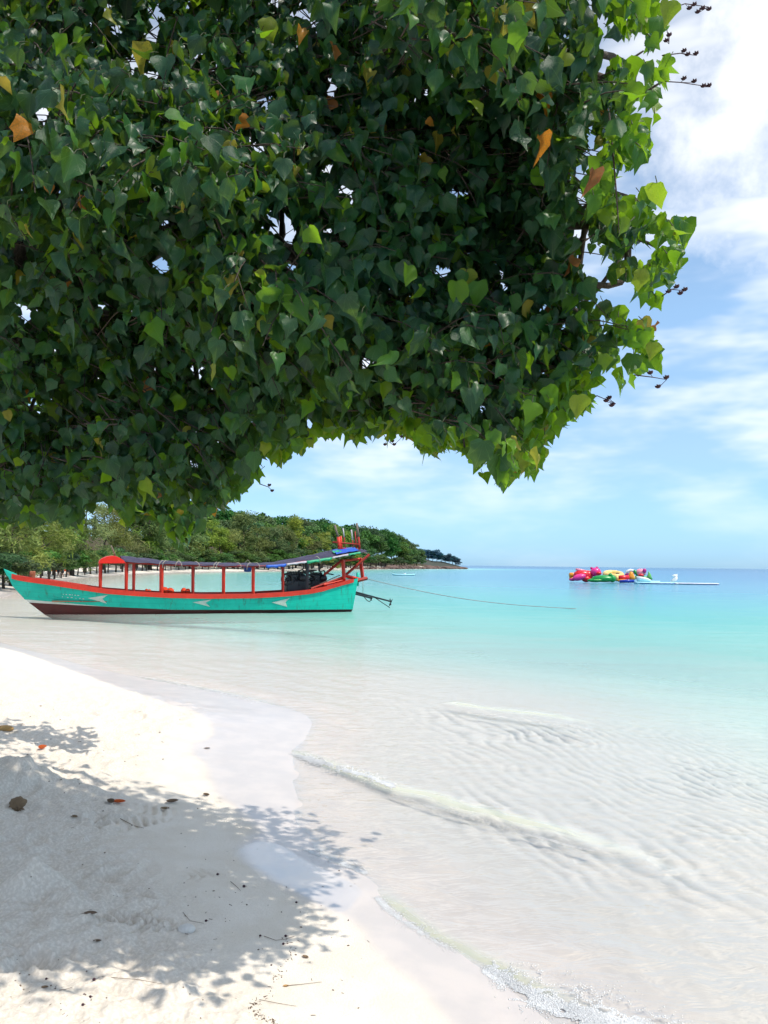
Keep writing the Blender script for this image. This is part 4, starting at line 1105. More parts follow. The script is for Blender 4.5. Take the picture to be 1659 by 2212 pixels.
# stern frame
def bar(a, b, w, mat=M_RED, lat=(0, 0), name='stern_frame_bar', seg=4):
    m = MB(); m.tube([ob(*a, lat[0]), ob(*b, lat[1])], w, seg); return m.build(name, mat, boat, smooth=seg > 4)
bar((743, 1250), (741, 1209), 0.085, M_RED, (-0.55, -0.55), 'stern_post'); bar((784, 1252), (778.5, 1205), 0.085, M_RED, (-0.1, -0.1), 'stern_post')
bar((700, 1242), (739, 1210), 0.055, M_RED2, (-0.55, -0.55)); bar((742, 1246), (798, 1198), 0.06, M_RED2, (-0.3, -0.3)); bar((735, 1212), (780, 1207), 0.05, M_RED, (-0.55, -0.1))
bar((743, 1243), (778, 1252), 0.07, M_RED, (-0.5, -0.2)); bar((752, 1259), (793, 1249), 0.08, M_RED2, (-0.6, -0.5)); bar((672, 1272), (743, 1246), 0.05, M_RED2, (-0.75, -0.55)); bar((700, 1263), (745, 1252), 0.06, M_RED, (-0.7, -0.5))
bar((690, 1262), (735, 1242), 0.022, M_GREYWOOD, (-0.6, -0.6), seg=6)
m = MB(); p = ob(772, 1253, -0.1); m.tube([p + Vector((0, 0, -0.25)), p + Vector((0.02, 0, 0.32))], 0.07, 8); m.build('teal_bollard', M_TEAL, boat)
# upright rack of poles over the stern
for a, b, w, mat in (((735, 1196), (731, 1160), 0.075, M_RED), ((731, 1162), (723, 1134), 0.045, M_GREYWOOD), ((738, 1192), (736, 1158), 0.05, M_RED), ((746, 1186), (743.5, 1160), 0.022, M_RED2), ((743.5, 1160), (741, 1141), 0.026, M_PALE),
                     ((763, 1186), (761.5, 1166), 0.022, M_RED2), ((761.5, 1166), (759, 1144), 0.03, M_PALE), ((770, 1190), (767, 1148), 0.028, M_RED2), ((777, 1192), (774.5, 1160), 0.05, M_RED2), ((774.5, 1160), (770.5, 1130), 0.045, M_GREYWOOD)):
    bar(a, b, w, mat, (-0.4, -0.4), 'rack_pole', 6)
bar((719, 1171), (775, 1176), 0.035, M_RED2, (-0.42, -0.42), 'rack_rail', 6); bar((732, 1184), (776, 1187), 0.03, M_RED, (-0.42, -0.42), 'rack_rail', 6); bar((734, 1190), (776, 1191), 0.05, M_RED, (-0.4, -0.4), 'rack_rail', 6)
bar((772, 1186), (797, 1199), 0.03, M_GREYWOOD, (-0.2, -0.2), 'rack_rail', 6)
# two long-shaft engines
def engine(x0, x1, ytop, ybot, lat, seed, name):
    r = random.Random(seed)
    a = ob(x0, ybot, lat); b = ob(x1, ytop, lat)
    L = b.x - a.x; H = b.z - a.z; cx = (a.x + b.x) / 2; z0 = a.z
    e = MB()
    e.box((cx, lat, z0 + H * 0.28), (L * 0.86, 0.62, H * 0.56), bev=0.03); e.box((cx - L * 0.1, lat, z0 + H * 0.66), (L * 0.5, 0.42, H * 0.36), bev=0.03)
    for k in range(5): e.box((cx - L * 0.3 + k * L * 0.12, lat, z0 + H * 0.9), (L * 0.05, 0.34, H * 0.14))
    body = e.build(name, M_IRON, boat, sharp=30)
    w = MB(); w.torus((cx - L * 0.42, lat - 0.28, z0 + H * 0.62), H * 0.24, 0.045, 20, 8, rot=Matrix.Rotation(R(90), 3, 'X').to_euler()); w.tube([(cx - L * 0.42, lat - 0.34, z0 + H * 0.62), (cx - L * 0.42, lat - 0.1, z0 + H * 0.62)], 0.06, 10)
    for k in range(4):
        an = k * 0.785; d = Vector((math.cos(an), 0, math.sin(an))) * H * 0.23; c0 = Vector((cx - L * 0.42, lat - 0.28, z0 + H * 0.62)); w.tube([c0 - d, c0 + d], 0.018, 5)
    w.build('flywheel', M_IRON, body)
    p = MB(); p.tube([(cx + L * 0.1, lat - 0.1, z0 + H * 0.75), (cx + L * 0.12, lat - 0.1, z0 + H * 1.0), (cx + L * 0.3, lat - 0.12, z0 + H * 1.06), (cx + L * 0.42, lat - 0.12, z0 + H * 0.86)], 0.035, 8); p.build('exhaust_pipe', M_IRON, body)
    p = MB(); p.ell((cx + L * 0.25, lat - 0.2, z0 + H * 0.68), (L * 0.2, 0.16, H * 0.2), 12, 8); p.build('air_filter', M_IRON, body)
    for k in range(5):
        s1 = Vector((cx + r.uniform(-0.4, 0.4) * L, lat - 0.3, z0 + H * r.uniform(0.3, 0.7))); s2 = s1 + Vector((r.uniform(-0.2, 0.2), 0.05, r.uniform(0.15, 0.4)))
        p = MB(); p.tube([s1, (s1 + s2) / 2 + Vector((0.06, -0.04, 0.04)), s2], 0.016, 6); p.build('hose', M_IRON, body)
    return body
engine(612, 662, 1233, 1281, -0.1, 3, 'engine'); engine(664, 706, 1235, 1279, 0.1, 8, 'engine')
p = ob(690, 1235, 0.1); m = MB(); m.tube([p, p + Vector((-0.04, 0, 0.35))], 0.04, 6); m.tube([p + Vector((0.2, 0, -0.05)), p + Vector((0.6, -0.1, -0.12))], 0.03, 6); m.build('tiller', M_IRON, boat)
m = MB(); a = ob(640, 1240, 0.5); b = ob(684, 1232, 0.5); m.tube([a, a + (b - a) * 0.5 + Vector((0, 0, 0.03)), b], [0.05, 0.13, 0.04], 8, flat=0.6); m.build('wooden_paddle', M_GREYWOOD, boat)
# propeller shafts trailing astern
def shaft(a, b, lat, scale):
    p, q = ob(*a, lat), ob(*b, lat); d = (q - p).normalized()
    m = MB(); m.tube([p - d * 0.5, p, q], [0.05, 0.045, 0.032], 8); s = m.build('propeller_shaft', M_IRON, boat)
    m = MB(); side = Vector((0, 1, 0)); up = d.cross(side)
    for k in range(3):
        an = k * 2.094 + 0.5; r_ = (side * math.cos(an) + up * math.sin(an)); tq = d.cross(r_)
        c = [q + d * 0.02 + r_ * 0.03, q + r_ * 0.13 * scale + tq * 0.07, q + r_ * 0.2 * scale, q + r_ * 0.13 * scale - tq * 0.07 + d * 0.05]
        m.add(c + [v + d * 0.015 for v in c], [(0, 1, 2, 3), (7, 6, 5, 4), (0, 4, 5, 1), (1, 5, 6, 2), (2, 6, 7, 3), (3, 7, 4, 0)])
    m.ell(q + d * 0.03, (0.05, 0.05, 0.05), 8, 6); m.build('propeller', M_IRON, s)
    m = MB(); m.tube([p + (q - p) * 0.55, p + (q - p) * 0.8 + Vector((0, 0, -0.16)), q + Vector((-0.02, 0, -0.27 * scale))], 0.018, 6); m.build('skeg', M_IRON, s)
shaft((765, 1278.5), (843, 1299), -0.2, 1.0); shaft((765, 1282), (801, 1292), 0.3, 0.6)
p = ob(784, 1255, -0.3); q = ob(784, 1281, -0.2); m = MB(); m.tube([p, q], 0.012, 5); m.build('shaft_lifting_line', M_ROPE, boat)
# mooring line to the anchor
a = ob(791, 1250, -0.5); A = BOW + U * a.x + BV * a.y + np.array([0, 0, a.z]); B = at_z(1262, 1316, -0.02)
pts = [A + (B - A) * k / 24 + np.array([0, 0, -0.34 * math.sin(math.pi * (k / 24)) * (1 - 0.3 * k / 24)]) for k in range(25)]
pts[-1][2] = -0.25
m = MB(); m.tube(pts, 0.017, 6); o = m.build('mooring_rope', M_LINE); tag(o, 'thin mooring line running from the boat stern down into the sea', 'rope')
# life vests lying on board
def vest(px, py, w, h, lat, label, seed):
    r = random.Random(seed); p = ob(px, py, lat); sc = 0.0185
    W_ = BOW + U * p.x + BV * lat
    e = empty('life_vest', (W_[0], W_[1], max(0.52, p.z - h * sc / 2)), boat.rotation_euler.z); tag(e, label, 'life vest', 'orange life vests on the boat')
    for k, (dx, s) in enumerate(((-0.28, 1), (0.28, 0.85))):
        m = MB(); m.ell((dx * w * sc, 0, h * sc * 0.5 * s), (w * sc * 0.34, 0.2, h * sc * 0.55 * s), 12, 7, rot=Matrix.Rotation(r.uniform(-.5, .5), 3, 'Y').to_euler()); m.build('foam_panel', M_ORANGE, e)
    m = MB(); m.tube([(-0.4 * w * sc, -0.19, h * sc * 0.4), (0, -0.23, h * sc * 0.5), (0.4 * w * sc, -0.19, h * sc * 0.35)], 0.015, 5); m.build('strap', M_IRON, e)
vest(362, 1275, 22, 13, -0.55, 'orange life vest heaped against the boat rail beside the thickest red post', 1)
vest(401, 1276, 16, 12, -0.55, 'orange life vest on deck just forward of the fifth boat post', 2)
vest(320, 1276, 10, 8, -0.5, 'small flat orange life vest behind the rail between posts three and four', 3)
# ================================================================ THE FAR SHORE: trees, rocks, people, kayak, floats
def foliage_mat(name, dark, mid, light, tr=0.25):
    t = NT(name); oi = t.node('ShaderNodeObjectInfo').outputs['Random']; tin = t.attr('tint')
    n = t.noise(t.coord('Object'), 0.5, 3, 0.6)
    col = t.colramp(t.math('ADD', t.math('MULTIPLY', tin, 0.6), t.math('MULTIPLY', n, 0.4)), [(0.15, dark), (0.5, mid), (0.9, light)])
    hv = t.node('ShaderNodeHueSaturation', {'Hue': t.ramp(oi, 0, 1, 0.465, 0.525), 'Saturation': t.ramp(t.math('FRACT', t.math('MULTIPLY', oi, 7.3)), 0, 1, 0.8, 1.15), 'Value': t.ramp(t.math('FRACT', t.math('MULTIPLY', oi, 3.7)), 0, 1, 0.68, 1.3), 'Color': col})
    d = t.node('ShaderNodeBsdfPrincipled', {'Base Color': hv.outputs[0], 'Roughness': 0.6, 'Specular IOR Level': 0.25}); tl = t.node('ShaderNodeBsdfTranslucent', {'Color': hv.outputs[0]})
    return t.finish(t.node('ShaderNodeMixShader', {0: tr, 1: d.outputs[0], 2: tl.outputs[0]}).outputs[0])
M_FEATHER = foliage_mat('feathery_foliage', (0.075, 0.125, 0.03), (0.18, 0.26, 0.058), (0.31, 0.36, 0.09))
M_BROAD = foliage_mat('forest_foliage', (0.026, 0.072, 0.024), (0.062, 0.155, 0.04), (0.13, 0.245, 0.058))
M_FARHAZE = foliage_mat('haze_tinted_foliage', (0.020, 0.065, 0.095), (0.035, 0.10, 0.135), (0.055, 0.13, 0.15))  # bluer leaves: distance haze put into the foliage colour
def quads_mesh(name, C, A, B, tint):
    """leaf-spray quads from centres and two half axes"""
    n = len(C); V = np.stack([C - A - B, C + A - B * 0.6, C + A * 0.7 + B, C - A * 0.8 + B * 0.9], 1).reshape(-1, 3)
    F = np.arange(4 * n).reshape(n, 4); me = mesh_np(name, V, F, smooth=False); vattr(me, 'tint', np.repeat(tint, 4)); return me
def unit(n, g):
    v = g.normal(0, 1, (n, 3)); return v / np.linalg.norm(v, axis=1)[:, None]
def broad_crown(seed, flat=1.0, n=2600):
    g = np.random.default_rng(seed); C = []; TN = []
    lobes = []
    for k in range(g.integers(11, 16)):
        a = g.uniform(0, 6.28); r = g.uniform(0, 0.30) ; z = g.uniform(0.42, 0.86)
        r *= 1.25 - abs(z - 0.58) * 1.6
        lobes.append((r * math.cos(a), r * math.sin(a), z * flat + (1 - flat) * 0.5, g.uniform(0.10, 0.185)))
    w = np.array([l[3] ** 2 for l in lobes]); pick = g.choice(len(lobes), n, p=w / w.sum())
    L = np.array(lobes)[pick]; d = unit(n, g); d[:, 2] = np.where(d[:, 2] < -0.3, -d[:, 2] * 0.5, d[:, 2])
    C = L[:, :3] + d * L[:, 3:4] * (0.75 + 0.35 * g.random((n, 1))) * np.array([1, 1, 0.85])
    A = unit(n, g) * 0.017 * g.uniform(0.6, 1.5, (n, 1)); Bv = np.cross(A, d); Bv = Bv / (np.linalg.norm(Bv, axis=1)[:, None] + 1e-9) * 0.015 * g.uniform(0.6, 1.4, (n, 1))
    return quads_mesh('crown', C, A, Bv, np.clip(g.normal(0.5, 0.2, n) + (L[:, 2] - 0.6) * 0.2, 0, 1))
def feather_crown(seed, n=3000):
    g = np.random.default_rng(seed); plumes = []
    for k in range(g.integers(16, 24)):
        a = g.uniform(0, 6.28); z = g.uniform(0.07, 0.95); r = (0.36 - 0.27 * max(0, (z - 0.3) / 0.7)) * g.uniform(0.35, 1.0)
        plumes.append((r * math.cos(a), r * math.sin(a), z, g.uniform(0.07, 0.15), a))
    pl = np.array(plumes)[g.integers(0, len(plumes), n)]
    d = unit(n, g)
    C = pl[:, :3] + d * pl[:, 3:4] * np.array([1, 1, 0.9]) * g.random((n, 1)) ** 0.45
    dirv = np.stack([np.cos(pl[:, 4]) * 0.5, np.sin(pl[:, 4]) * 0.5, np.full(n, -0.25)], 1) + g.normal(0, 0.45, (n, 3)); dirv /= np.linalg.norm(dirv, axis=1)[:, None]
    A = dirv * 0.030 * g.uniform(0.5, 1.4, (n, 1)); Bv = np.cross(dirv, unit(n, g)) * 0.0052
    return quads_mesh('crown', C, A, Bv, np.clip(g.normal(0.5, 0.22, n) + (pl[:, 2] - 0.5) * 0.25, 0, 1))
def tiered_crown(seed, n=2600):
    g = np.random.default_rng(seed); k = g.integers(0, 8, n); z = 0.38 + k * 0.078; r = 0.30 - 0.034 * k
    a = g.uniform(0, 6.28, n); rr = r * np.sqrt(g.random(n)); lop = 1 + 0.35 * np.sin(3 * a + k * 2.1)
    C = np.stack([rr * lop * np.cos(a), rr * lop * np.sin(a), z + g.normal(0, 0.013, n) + 0.05 * rr], 1)
    A = np.stack([np.cos(a), np.sin(a), 0 * a], 1) * 0.026; Bv = np.stack([-np.sin(a), np.cos(a), 0 * a], 1) * 0.016
    return quads_mesh('crown', C, A, Bv, np.clip(g.normal(0.6, 0.18, n), 0, 1))
def trunk_mesh(seed, spread):
    g = random.Random(seed); m = MB()
    m.tube([(0, 0, -0.03), (0.01, 0.005, 0.2), (0.02, 0, 0.45), (0.01, 0.01, 0.8)], [0.022, 0.017, 0.012, 0.004], 7)
    for k in range(7):
        a = g.uniform(0, 6.28); z = g.uniform(0.22, 0.6); r = spread * g.uniform(0.5, 1)
        m.tube([(0.01, 0, z), (r * 0.5 * math.cos(a), r * 0.5 * math.sin(a), z + 0.1), (r * math.cos(a), r * math.sin(a), z + 0.17)], [0.009, 0.006, 0.002], 5)
    me = m.mesh('trunk'); me.materials.append(M_BARK); return me
CROWN_F = [feather_crown(s) for s in (1, 2, 3, 4)]; CROWN_B = [broad_crown(s) for s in (11, 12, 13, 14, 15)]; CROWN_T = [tiered_crown(21)]
for me_ in CROWN_F: me_.materials.append(M_FEATHER)
for me_ in CROWN_B + CROWN_T: me_.materials.append(M_BROAD)
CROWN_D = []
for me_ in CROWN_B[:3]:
    c_ = me_.copy(); c_.materials.clear(); c_.materials.append(M_FARHAZE); CROWN_D.append(c_)
TRUNKS = [trunk_mesh(s, 0.22) for s in (1, 2, 3)]
shore_far = np.array([p for p in SH_RAW if p[1] > 40])[:-3]
_brg = shore_far[:, 0] / shore_far[:, 1]; _o = np.argsort(_brg)
def shore_y(px):
    r = ray(px, 1230); return float(np.interp(r[0] / r[1], _brg[_o], shore_far[_o, 1]))
tg = random.Random(31)
def plant(px, py_top, Y, crown, name, label, group, wide=1.0, hmin=3.5, hmax=19, cat='tree'):
    P = at_y(px, py_top, Y); z0 = ground_fast(P[0], P[1])
    h = min(hmax, max(hmin, P[2] - z0))
    e = empty(name, (P[0], P[1], z0 - 0.1), tg.uniform(0, 6.28)); tag(e, label, cat, group)
    w = h * wide * tg.uniform(0.9, 1.2)
    for nm, me_ in (('trunk', tg.choice(TRUNKS)), ('crown', crown)):
        o = bpy.data.objects.new(nm, me_); COL.objects.link(o); o.parent = e; o.scale = (w, w, h * (1.22 if nm == 'trunk' and name == 'tiered_tree' else 1))
    return e
sil = [(-60, 1035), (100, 1035), (300, 1050), (420, 1078), (480, 1092), (560, 1101), (600, 1103), (650, 1108), (700, 1110), (740, 1114), (780, 1116), (830, 1131), (860, 1146), (890, 1166), (918, 1186)]
def sil_y(x): return float(np.interp(x, [a for a, _ in sil], [b for _, b in sil]))
GF, GB, GD = 'feathery trees along the far beach', 'forest trees on the headland', 'haze-tinted trees on the distant point'
LF = 'feathery olive-green tree in the row behind the far beach'
# front row, feathery
xs = -70
k = 0
while xs < 770:
    Y = shore_y(xs) + tg.uniform(9, 20)
    top = sil_y(xs) + tg.uniform(4, 42)
    lab = LF
    if k == 1: lab = 'yellow-green feathery tree at the frame edge behind the bow'; top = 1112
    plant(xs, top, Y, CROWN_F[k % 4], 'casuarina_tree', lab, None if k == 1 else GF, 1.15)
    xs += tg.uniform(26, 40) * (1.0 if xs < 450 else 0.85); k += 1
# low bushes in front of the trunks
for k in range(72):
    x = -40 + k * 13.3 + tg.uniform(-5, 5); Y = shore_y(x) + tg.uniform(7.0, 10)
    plant(x, tg.uniform(1178, 1200) + (8 if x > 700 else 0), Y, CROWN_B[k % 5], 'shoreline_bush', 'low dark bush under the trees at the back of the far beach', 'bushes at the back of the far beach', 1.7, 2.2, 7.0, 'bush')
# hill forest: three depths
for d0, dtop, x0 in ((22, 48, 300), (38, 26, 330), (62, 4, 330)):
    x = x0; k = 0
    while x < 915:
        top = sil_y(x) + dtop * tg.uniform(0.6, 1.3) * (1 if x < 800 else 0.5) + tg.uniform(-5, 5)
        cr = CROWN_B[tg.randrange(5)]
        plant(x, top, shore_y(x) + d0 + tg.uniform(-4, 8), cr, 'forest_tree', 'dark green round-crowned tree in the forest on the headland', GB, 0.85 if x < 830 else 0.75)
        x += tg.uniform(15, 24) * (1.2 if x < 500 else 1.0); k += 1
for x, top, lab in ((568, 1103, 'tall tree with flat tiered branches standing above the forest over the boat awning'), (772, 1108, 'tall tree with flat tiered branches on the skyline behind the boat stern')):
    plant(x, top, shore_y(x) + 66, CROWN_T[0], 'tiered_tree', lab, None, 0.75)
for x in (845, 868, 884, 900, 912): plant(x, sil_y(x) + 22, shore_y(x) + 12, CROWN_B[k % 5], 'forest_tree', 'dark green round-crowned tree in the forest on the headland', GB, 0.9); k += 1
# distant point of land, out beyond the headland
PY = 640.0
a = at_z(880, 1226, 0); 
hx = np.linspace(0, 1, 40); hv = np.linspace(-1, 1, 9)
V = []; F = []
L0 = at_y(860, 1224, PY)[0]; L1 = at_y(998, 1224, PY)[0]
for i, u in enumerate(hx):
    for j, v in enumerate(hv):
        prof = (1 - u) ** 0.6 * 9.0 + 1.0 * math.sin(u * 20) * (1 - u)
        V.append((L0 + (L1 - L0) * u, PY + v * 28 * (1 - 0.6 * u), -1.0 + prof * (1 - v * v) + 1.2 * (1 - v * v)))
for i in range(39):
    for j in range(8): F.append((i * 9 + j, (i + 1) * 9 + j, (i + 1) * 9 + j + 1, i * 9 + j + 1))
m = MB(); m.add(V, F); o = m.build('distant_hill', paint('distant_ground', (0.06, 0.07, 0.06), 0.9)); o['kind'] = 'structure'
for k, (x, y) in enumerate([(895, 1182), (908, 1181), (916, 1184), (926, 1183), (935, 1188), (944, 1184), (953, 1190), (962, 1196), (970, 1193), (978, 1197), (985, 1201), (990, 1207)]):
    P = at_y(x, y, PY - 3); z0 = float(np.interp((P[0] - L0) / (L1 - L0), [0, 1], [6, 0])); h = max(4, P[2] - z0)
    e = empty('distant_tree', (P[0], P[1], z0 - 0.5), tg.uniform(0, 6)); tag(e, 'haze-tinted tree on the distant low point beyond the headland', 'tree', GD)
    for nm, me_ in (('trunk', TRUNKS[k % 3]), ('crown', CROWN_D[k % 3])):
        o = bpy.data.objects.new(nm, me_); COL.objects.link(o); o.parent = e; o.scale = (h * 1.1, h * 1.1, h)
# rocks along the headland water line
M_ROCK = paint('shore_rock', (0.15, 0.10, 0.085), 0.85, (0.05, 0.04, 0.04), 0.5, 0.8, bump=0.6)
rock_me = []
for s in range(4):
    g = np.random.default_rng(s + 50); m = MB(); off = g.uniform(0, 9, 3)
    m.ell((0, 0, 0.1), (1, 0.8, 0.6), 12, 7, warp=lambda p: p * (1 + 0.45 * float(fbm(np.array([p.x * 1.3 + off[0]]), np.array([p.y * 1.3 + p.z * 2 + off[1]]), s, 3)[0]) * 2)); me_ = m.mesh('rock', False); me_.materials.append(M_ROCK); rock_me.append(me_)
for k in range(44):
    x = 770 + (1006 - 770) * (k / 43) + tg.uniform(-4, 4); r = ray(x, 1229)
    Y = shore_y(min(x, 1000)) + tg.uniform(-3, 5) if x < 1000 else 447
    o = bpy.data.objects.new('shore_rock', rock_me[k % 4]); COL.objects.link(o); s = tg.uniform(1.0, 2.6) * (0.55 if x < 830 else 1)
    P = CAMP + r * (Y / r[1]); o.location = (P[0], P[1], 0.15 + max(0, ground_fast(P[0], P[1]))); o.scale = (s * 1.4, s, s * 0.85); o.rotation_euler = (0, 0, tg.uniform(0, 6))
    tag(o, 'brown rock in the line of rocks at the foot of the headland', 'rock', 'rocks along the headland water line')

# kayak drawn up on the far sand
def far_ground(px, py, z=0.8): return on_ground(px, py, z)
K0 = far_ground(94, 1231); K1 = far_ground(151, 1240)
M_KAY = None
t = NT('kayak_plastic'); c = t.coord('Generated'); sx_ = t.node('ShaderNodeSeparateXYZ', {0: c})
pr = t.node('ShaderNodeBsdfPrincipled', {'Base Color': t.mix(t.ramp(sx_.outputs[0], 0.3, 0.6), (0.80, 0.34, 0.02, 1), (0.72, 0.09, 0.01, 1)), 'Roughness': 0.35}); M_KAY = t.finish(pr.outputs[0])
KL = 4.2; ka = math.atan2(-1.1, 3.6)
kc = (K0 + K1) / 2
kay = empty('kayak', (kc[0], kc[1], ground_fast(kc[0], kc[1]) + 0.02), ka); tag(kay, 'orange and yellow kayak drawn up on the far white sand', 'kayak')
m = MB(); V = []; F = []; n = 17
for i in range(n):
    u = -1 + 2 * i / (n - 1); b = 0.40 * (1 - abs(u) ** 2.4) + 0.01; zt = 0.34 + 0.20 * abs(u) ** 3
    for yy, zz in ((0, 0.0 + 0.3 * abs(u) ** 4), (-0.75 * b, 0.07 + 0.3 * abs(u) ** 4), (-b, 0.24 + 0.12 * abs(u) ** 3), (-0.7 * b, zt), (0, zt + 0.03 - 0.10 * (abs(u) < 0.35)), (0.7 * b, zt), (b, 0.24 + 0.12 * abs(u) ** 3), (0.75 * b, 0.07 + 0.3 * abs(u) ** 4)): V.append((u * KL / 2, yy, zz))
for i in range(n - 1):
    for k in range(8): F.append((i * 8 + k, i * 8 + (k + 1) % 8, (i + 1) * 8 + (k + 1) % 8, (i + 1) * 8 + k))
m.add(V, F); m.build('hull', M_KAY, kay)
m = MB(); m.torus((0.1, 0, 0.36), 0.3, 0.03, 18, 6); m.build('cockpit_rim', M_IRON, kay)
m = MB(); m.box((-0.25, 0, 0.40), (0.12, 0.36, 0.28), bev=0.03); m.build('seat', M_IRON, kay)

# people under the trees
M_SKIN = paint('skin', (0.34, 0.19, 0.12), 0.6, (0.3, 0.15, 0.1), 0.1); M_SHIRT_W = paint('white_shirt', (0.75, 0.76, 0.76), 0.8, (0.5, 0.5, 0.5), 0.1); M_SHIRT_R = paint('rust_shirt', (0.38, 0.10, 0.05), 0.8); M_SHORTS = paint('dark_shorts', (0.03, 0.035, 0.05), 0.8); M_HAIR = paint('dark_hair', (0.012, 0.009, 0.008), 0.6)
def person(px, Y, h, label, shirt, pose=0.0, sit=False):
    P = at_y(px, 1220, Y); z0 = ground_fast(P[0], P[1])
    e = empty('person', (P[0], P[1], z0), tg.uniform(-0.6, 0.6)); tag(e, label, 'person')
    k = h / 1.72
    J = {'pel': (0, 0, .93), 'wai': (0, 0, 1.08), 'che': (0, 0.01, 1.30), 'nec': (0, 0.01, 1.47), 'hed': (0, -.01, 1.60), 'top': (0, -.01, 1.70)}
    rad = {'pel': .145, 'wai': .125, 'che': .15, 'nec': .055, 'hed': .095, 'top': .07}
    E = [('pel', 'wai'), ('wai', 'che'), ('che', 'nec'), ('nec', 'hed'), ('hed', 'top')]
    for s, n in ((-1, 'l'), (1, 'r')):
        sw = 0.14 * pose * s
        J.update({n + 'hip': (s * .09, 0, .88), n + 'kne': (s * .10, -sw * .8, .48), n + 'ank': (s * .10, sw, .09), n + 'toe': (s * .11, sw - .15, .03),
                  n + 'sho': (s * .19, .01, 1.41), n + 'elb': (s * .25, .04 + sw * .5, 1.13), n + 'wri': (s * .25, -.05 + sw, .89), n + 'han': (s * .25, -.08 + sw, .80)})
        rad.update({n + 'hip': .085, n + 'kne': .058, n + 'ank': .038, n + 'toe': .03, n + 'sho': .058, n + 'elb': .042, n + 'wri': .03, n + 'han': .035})
        E += [('pel', n + 'hip'), (n + 'hip', n + 'kne'), (n + 'kne', n + 'ank'), (n + 'ank', n + 'toe'), ('che', n + 'sho'), (n + 'sho', n + 'elb'), (n + 'elb', n + 'wri'), (n + 'wri', n + 'han')]
    names = list(J); me = bpy.data.meshes.new('body'); me.from_pydata([tuple(c * k for c in J[n]) for n in names], [(names.index(a), names.index(b)) for a, b in E], [])
    o = link('body', me, M_SKIN, e)
    sk = o.modifiers.new('skin', 'SKIN'); sk.use_smooth_shade = True
    for i, n in enumerate(names):
        v = me.skin_vertices[0].data[i]; v.radius = (rad[n] * k, rad[n] * k * (0.75 if n in ('che', 'wai', 'pel') else 1)); v.use_root = (n == 'pel')
    o.modifiers.new('sub', 'SUBSURF').levels = 1; o.modifiers['sub'].render_levels = 1
    m = MB(); m.tube([(0, 0, .95 * k), (0, 0, 1.1 * k), (0, 0.01, 1.3 * k), (0, 0.01, 1.42 * k), (0, .01, 1.48 * k)], [.19 * k, .175 * k, .205 * k, .19 * k, .08 * k], 12, flat=0.72)
    for s in (-1, 1): m.tube([(s * .14 * k, .01 * k, 1.40 * k), (s * .21 * k, .02 * k, 1.36 * k), (s * .25 * k, .04 * k, 1.18 * k)], [.075 * k, .075 * k, .06 * k], 8)
    m.build('shirt', shirt, e)
    m = MB(); m.tube([(0, 0, 1.0 * k), (0, 0, .86 * k), (0, 0, .80 * k)], [.17 * k, .185 * k, .16 * k], 12, flat=0.75)
    for s in (-1, 1): m.tube([(s * .09 * k, 0, .88 * k), (s * .105 * k, -.06 * pose * s * k, .52 * k)], [.11 * k, .095 * k], 8)
    m.build('shorts', M_SHORTS, e)
    m = MB(); m.ell((0, .015 * k, 1.665 * k), (.092 * k, .105 * k, .085 * k), 12, 8); m.build('hair', M_HAIR, e)
person(107, shore_y(107) + 11, 1.7, 'person in white shirt standing alone under the trees behind the kayak', M_SHIRT_W)
person(127, shore_y(127) + 12, 1.65, 'person in white top in the middle of the group under the trees', M_SHIRT_W, 0.6)
person(136, shore_y(136) + 10.5, 1.6, 'person in rust-red shirt standing under the trees past the kayak', M_SHIRT_R, 0.5)
person(148, shore_y(148) + 11.5, 1.72, 'person in white shirt nearest the red boat hood under the trees', M_SHIRT_W, 0.9)
# three pale posts at the edge of the far sand
for k, x in enumerate((18, 21.8, 25.4)):
    P = at_y(x, 1220, 86); z0 = ground_fast(P[0], P[1]); e = empty('marker_post', (P[0], P[1], z0)); tag(e, 'pale capped marker post, one of three beside the bow tip', 'post', 'marker posts on the far sand')
    m = MB(); m.tube([(0, 0, -.05), (0, 0, .55), (0, 0, .6)], [.10, .10, .09], 10); m.build('base', paint('violet_base', (0.18, 0.16, 0.36), 0.6), e)
    m = MB(); m.tube([(0, 0, .6), (0, 0, .95), (0, 0, 1.02)], [.085, .08, .04], 10); m.build('cap', M_PALE, e)
# small skiff pulled up under the trees
P = far_ground(72, 1229); e = empty('rowing_skiff', (P[0], P[1], ground_fast(P[0], P[1] + 3) - 0.05), 0.4); tag(e, 'small dark skiff with white side pulled up at the tree line', 'boat')
V = []; F = []
for i in range(11):
    u = -1 + 2 * i / 10; b = 0.55 * (1 - max(0, u) ** 2.2) * (1 - 0.25 * max(0, -u)) + 0.01
    for yy, zz in ((-b * .9, .55 + .15 * max(0, u) ** 2), (-b, .5 + .15 * max(0, u) ** 2), (-b * .6, .05), (b * .6, .05), (b, .5 + .15 * max(0, u) ** 2), (b * .9, .55 + .15 * max(0, u) ** 2), (b * .5, .2), (-b * .5, .2)): V.append((u * 1.7, yy, zz))
for i in range(10):
    for k in range(8): F.append((i * 8 + k, i * 8 + (k + 1) % 8, (i + 1) * 8 + (k + 1) % 8, (i + 1) * 8 + k))
F += [tuple(range(7, -1, -1)), tuple(range(80, 88))]
m = MB(); m.add(V, F); m.build('hull', M_WHITE, e); m = MB(); m.box((0.2, 0, .42), (.25, .9, .04)); m.build('thwart', M_IRON, e)
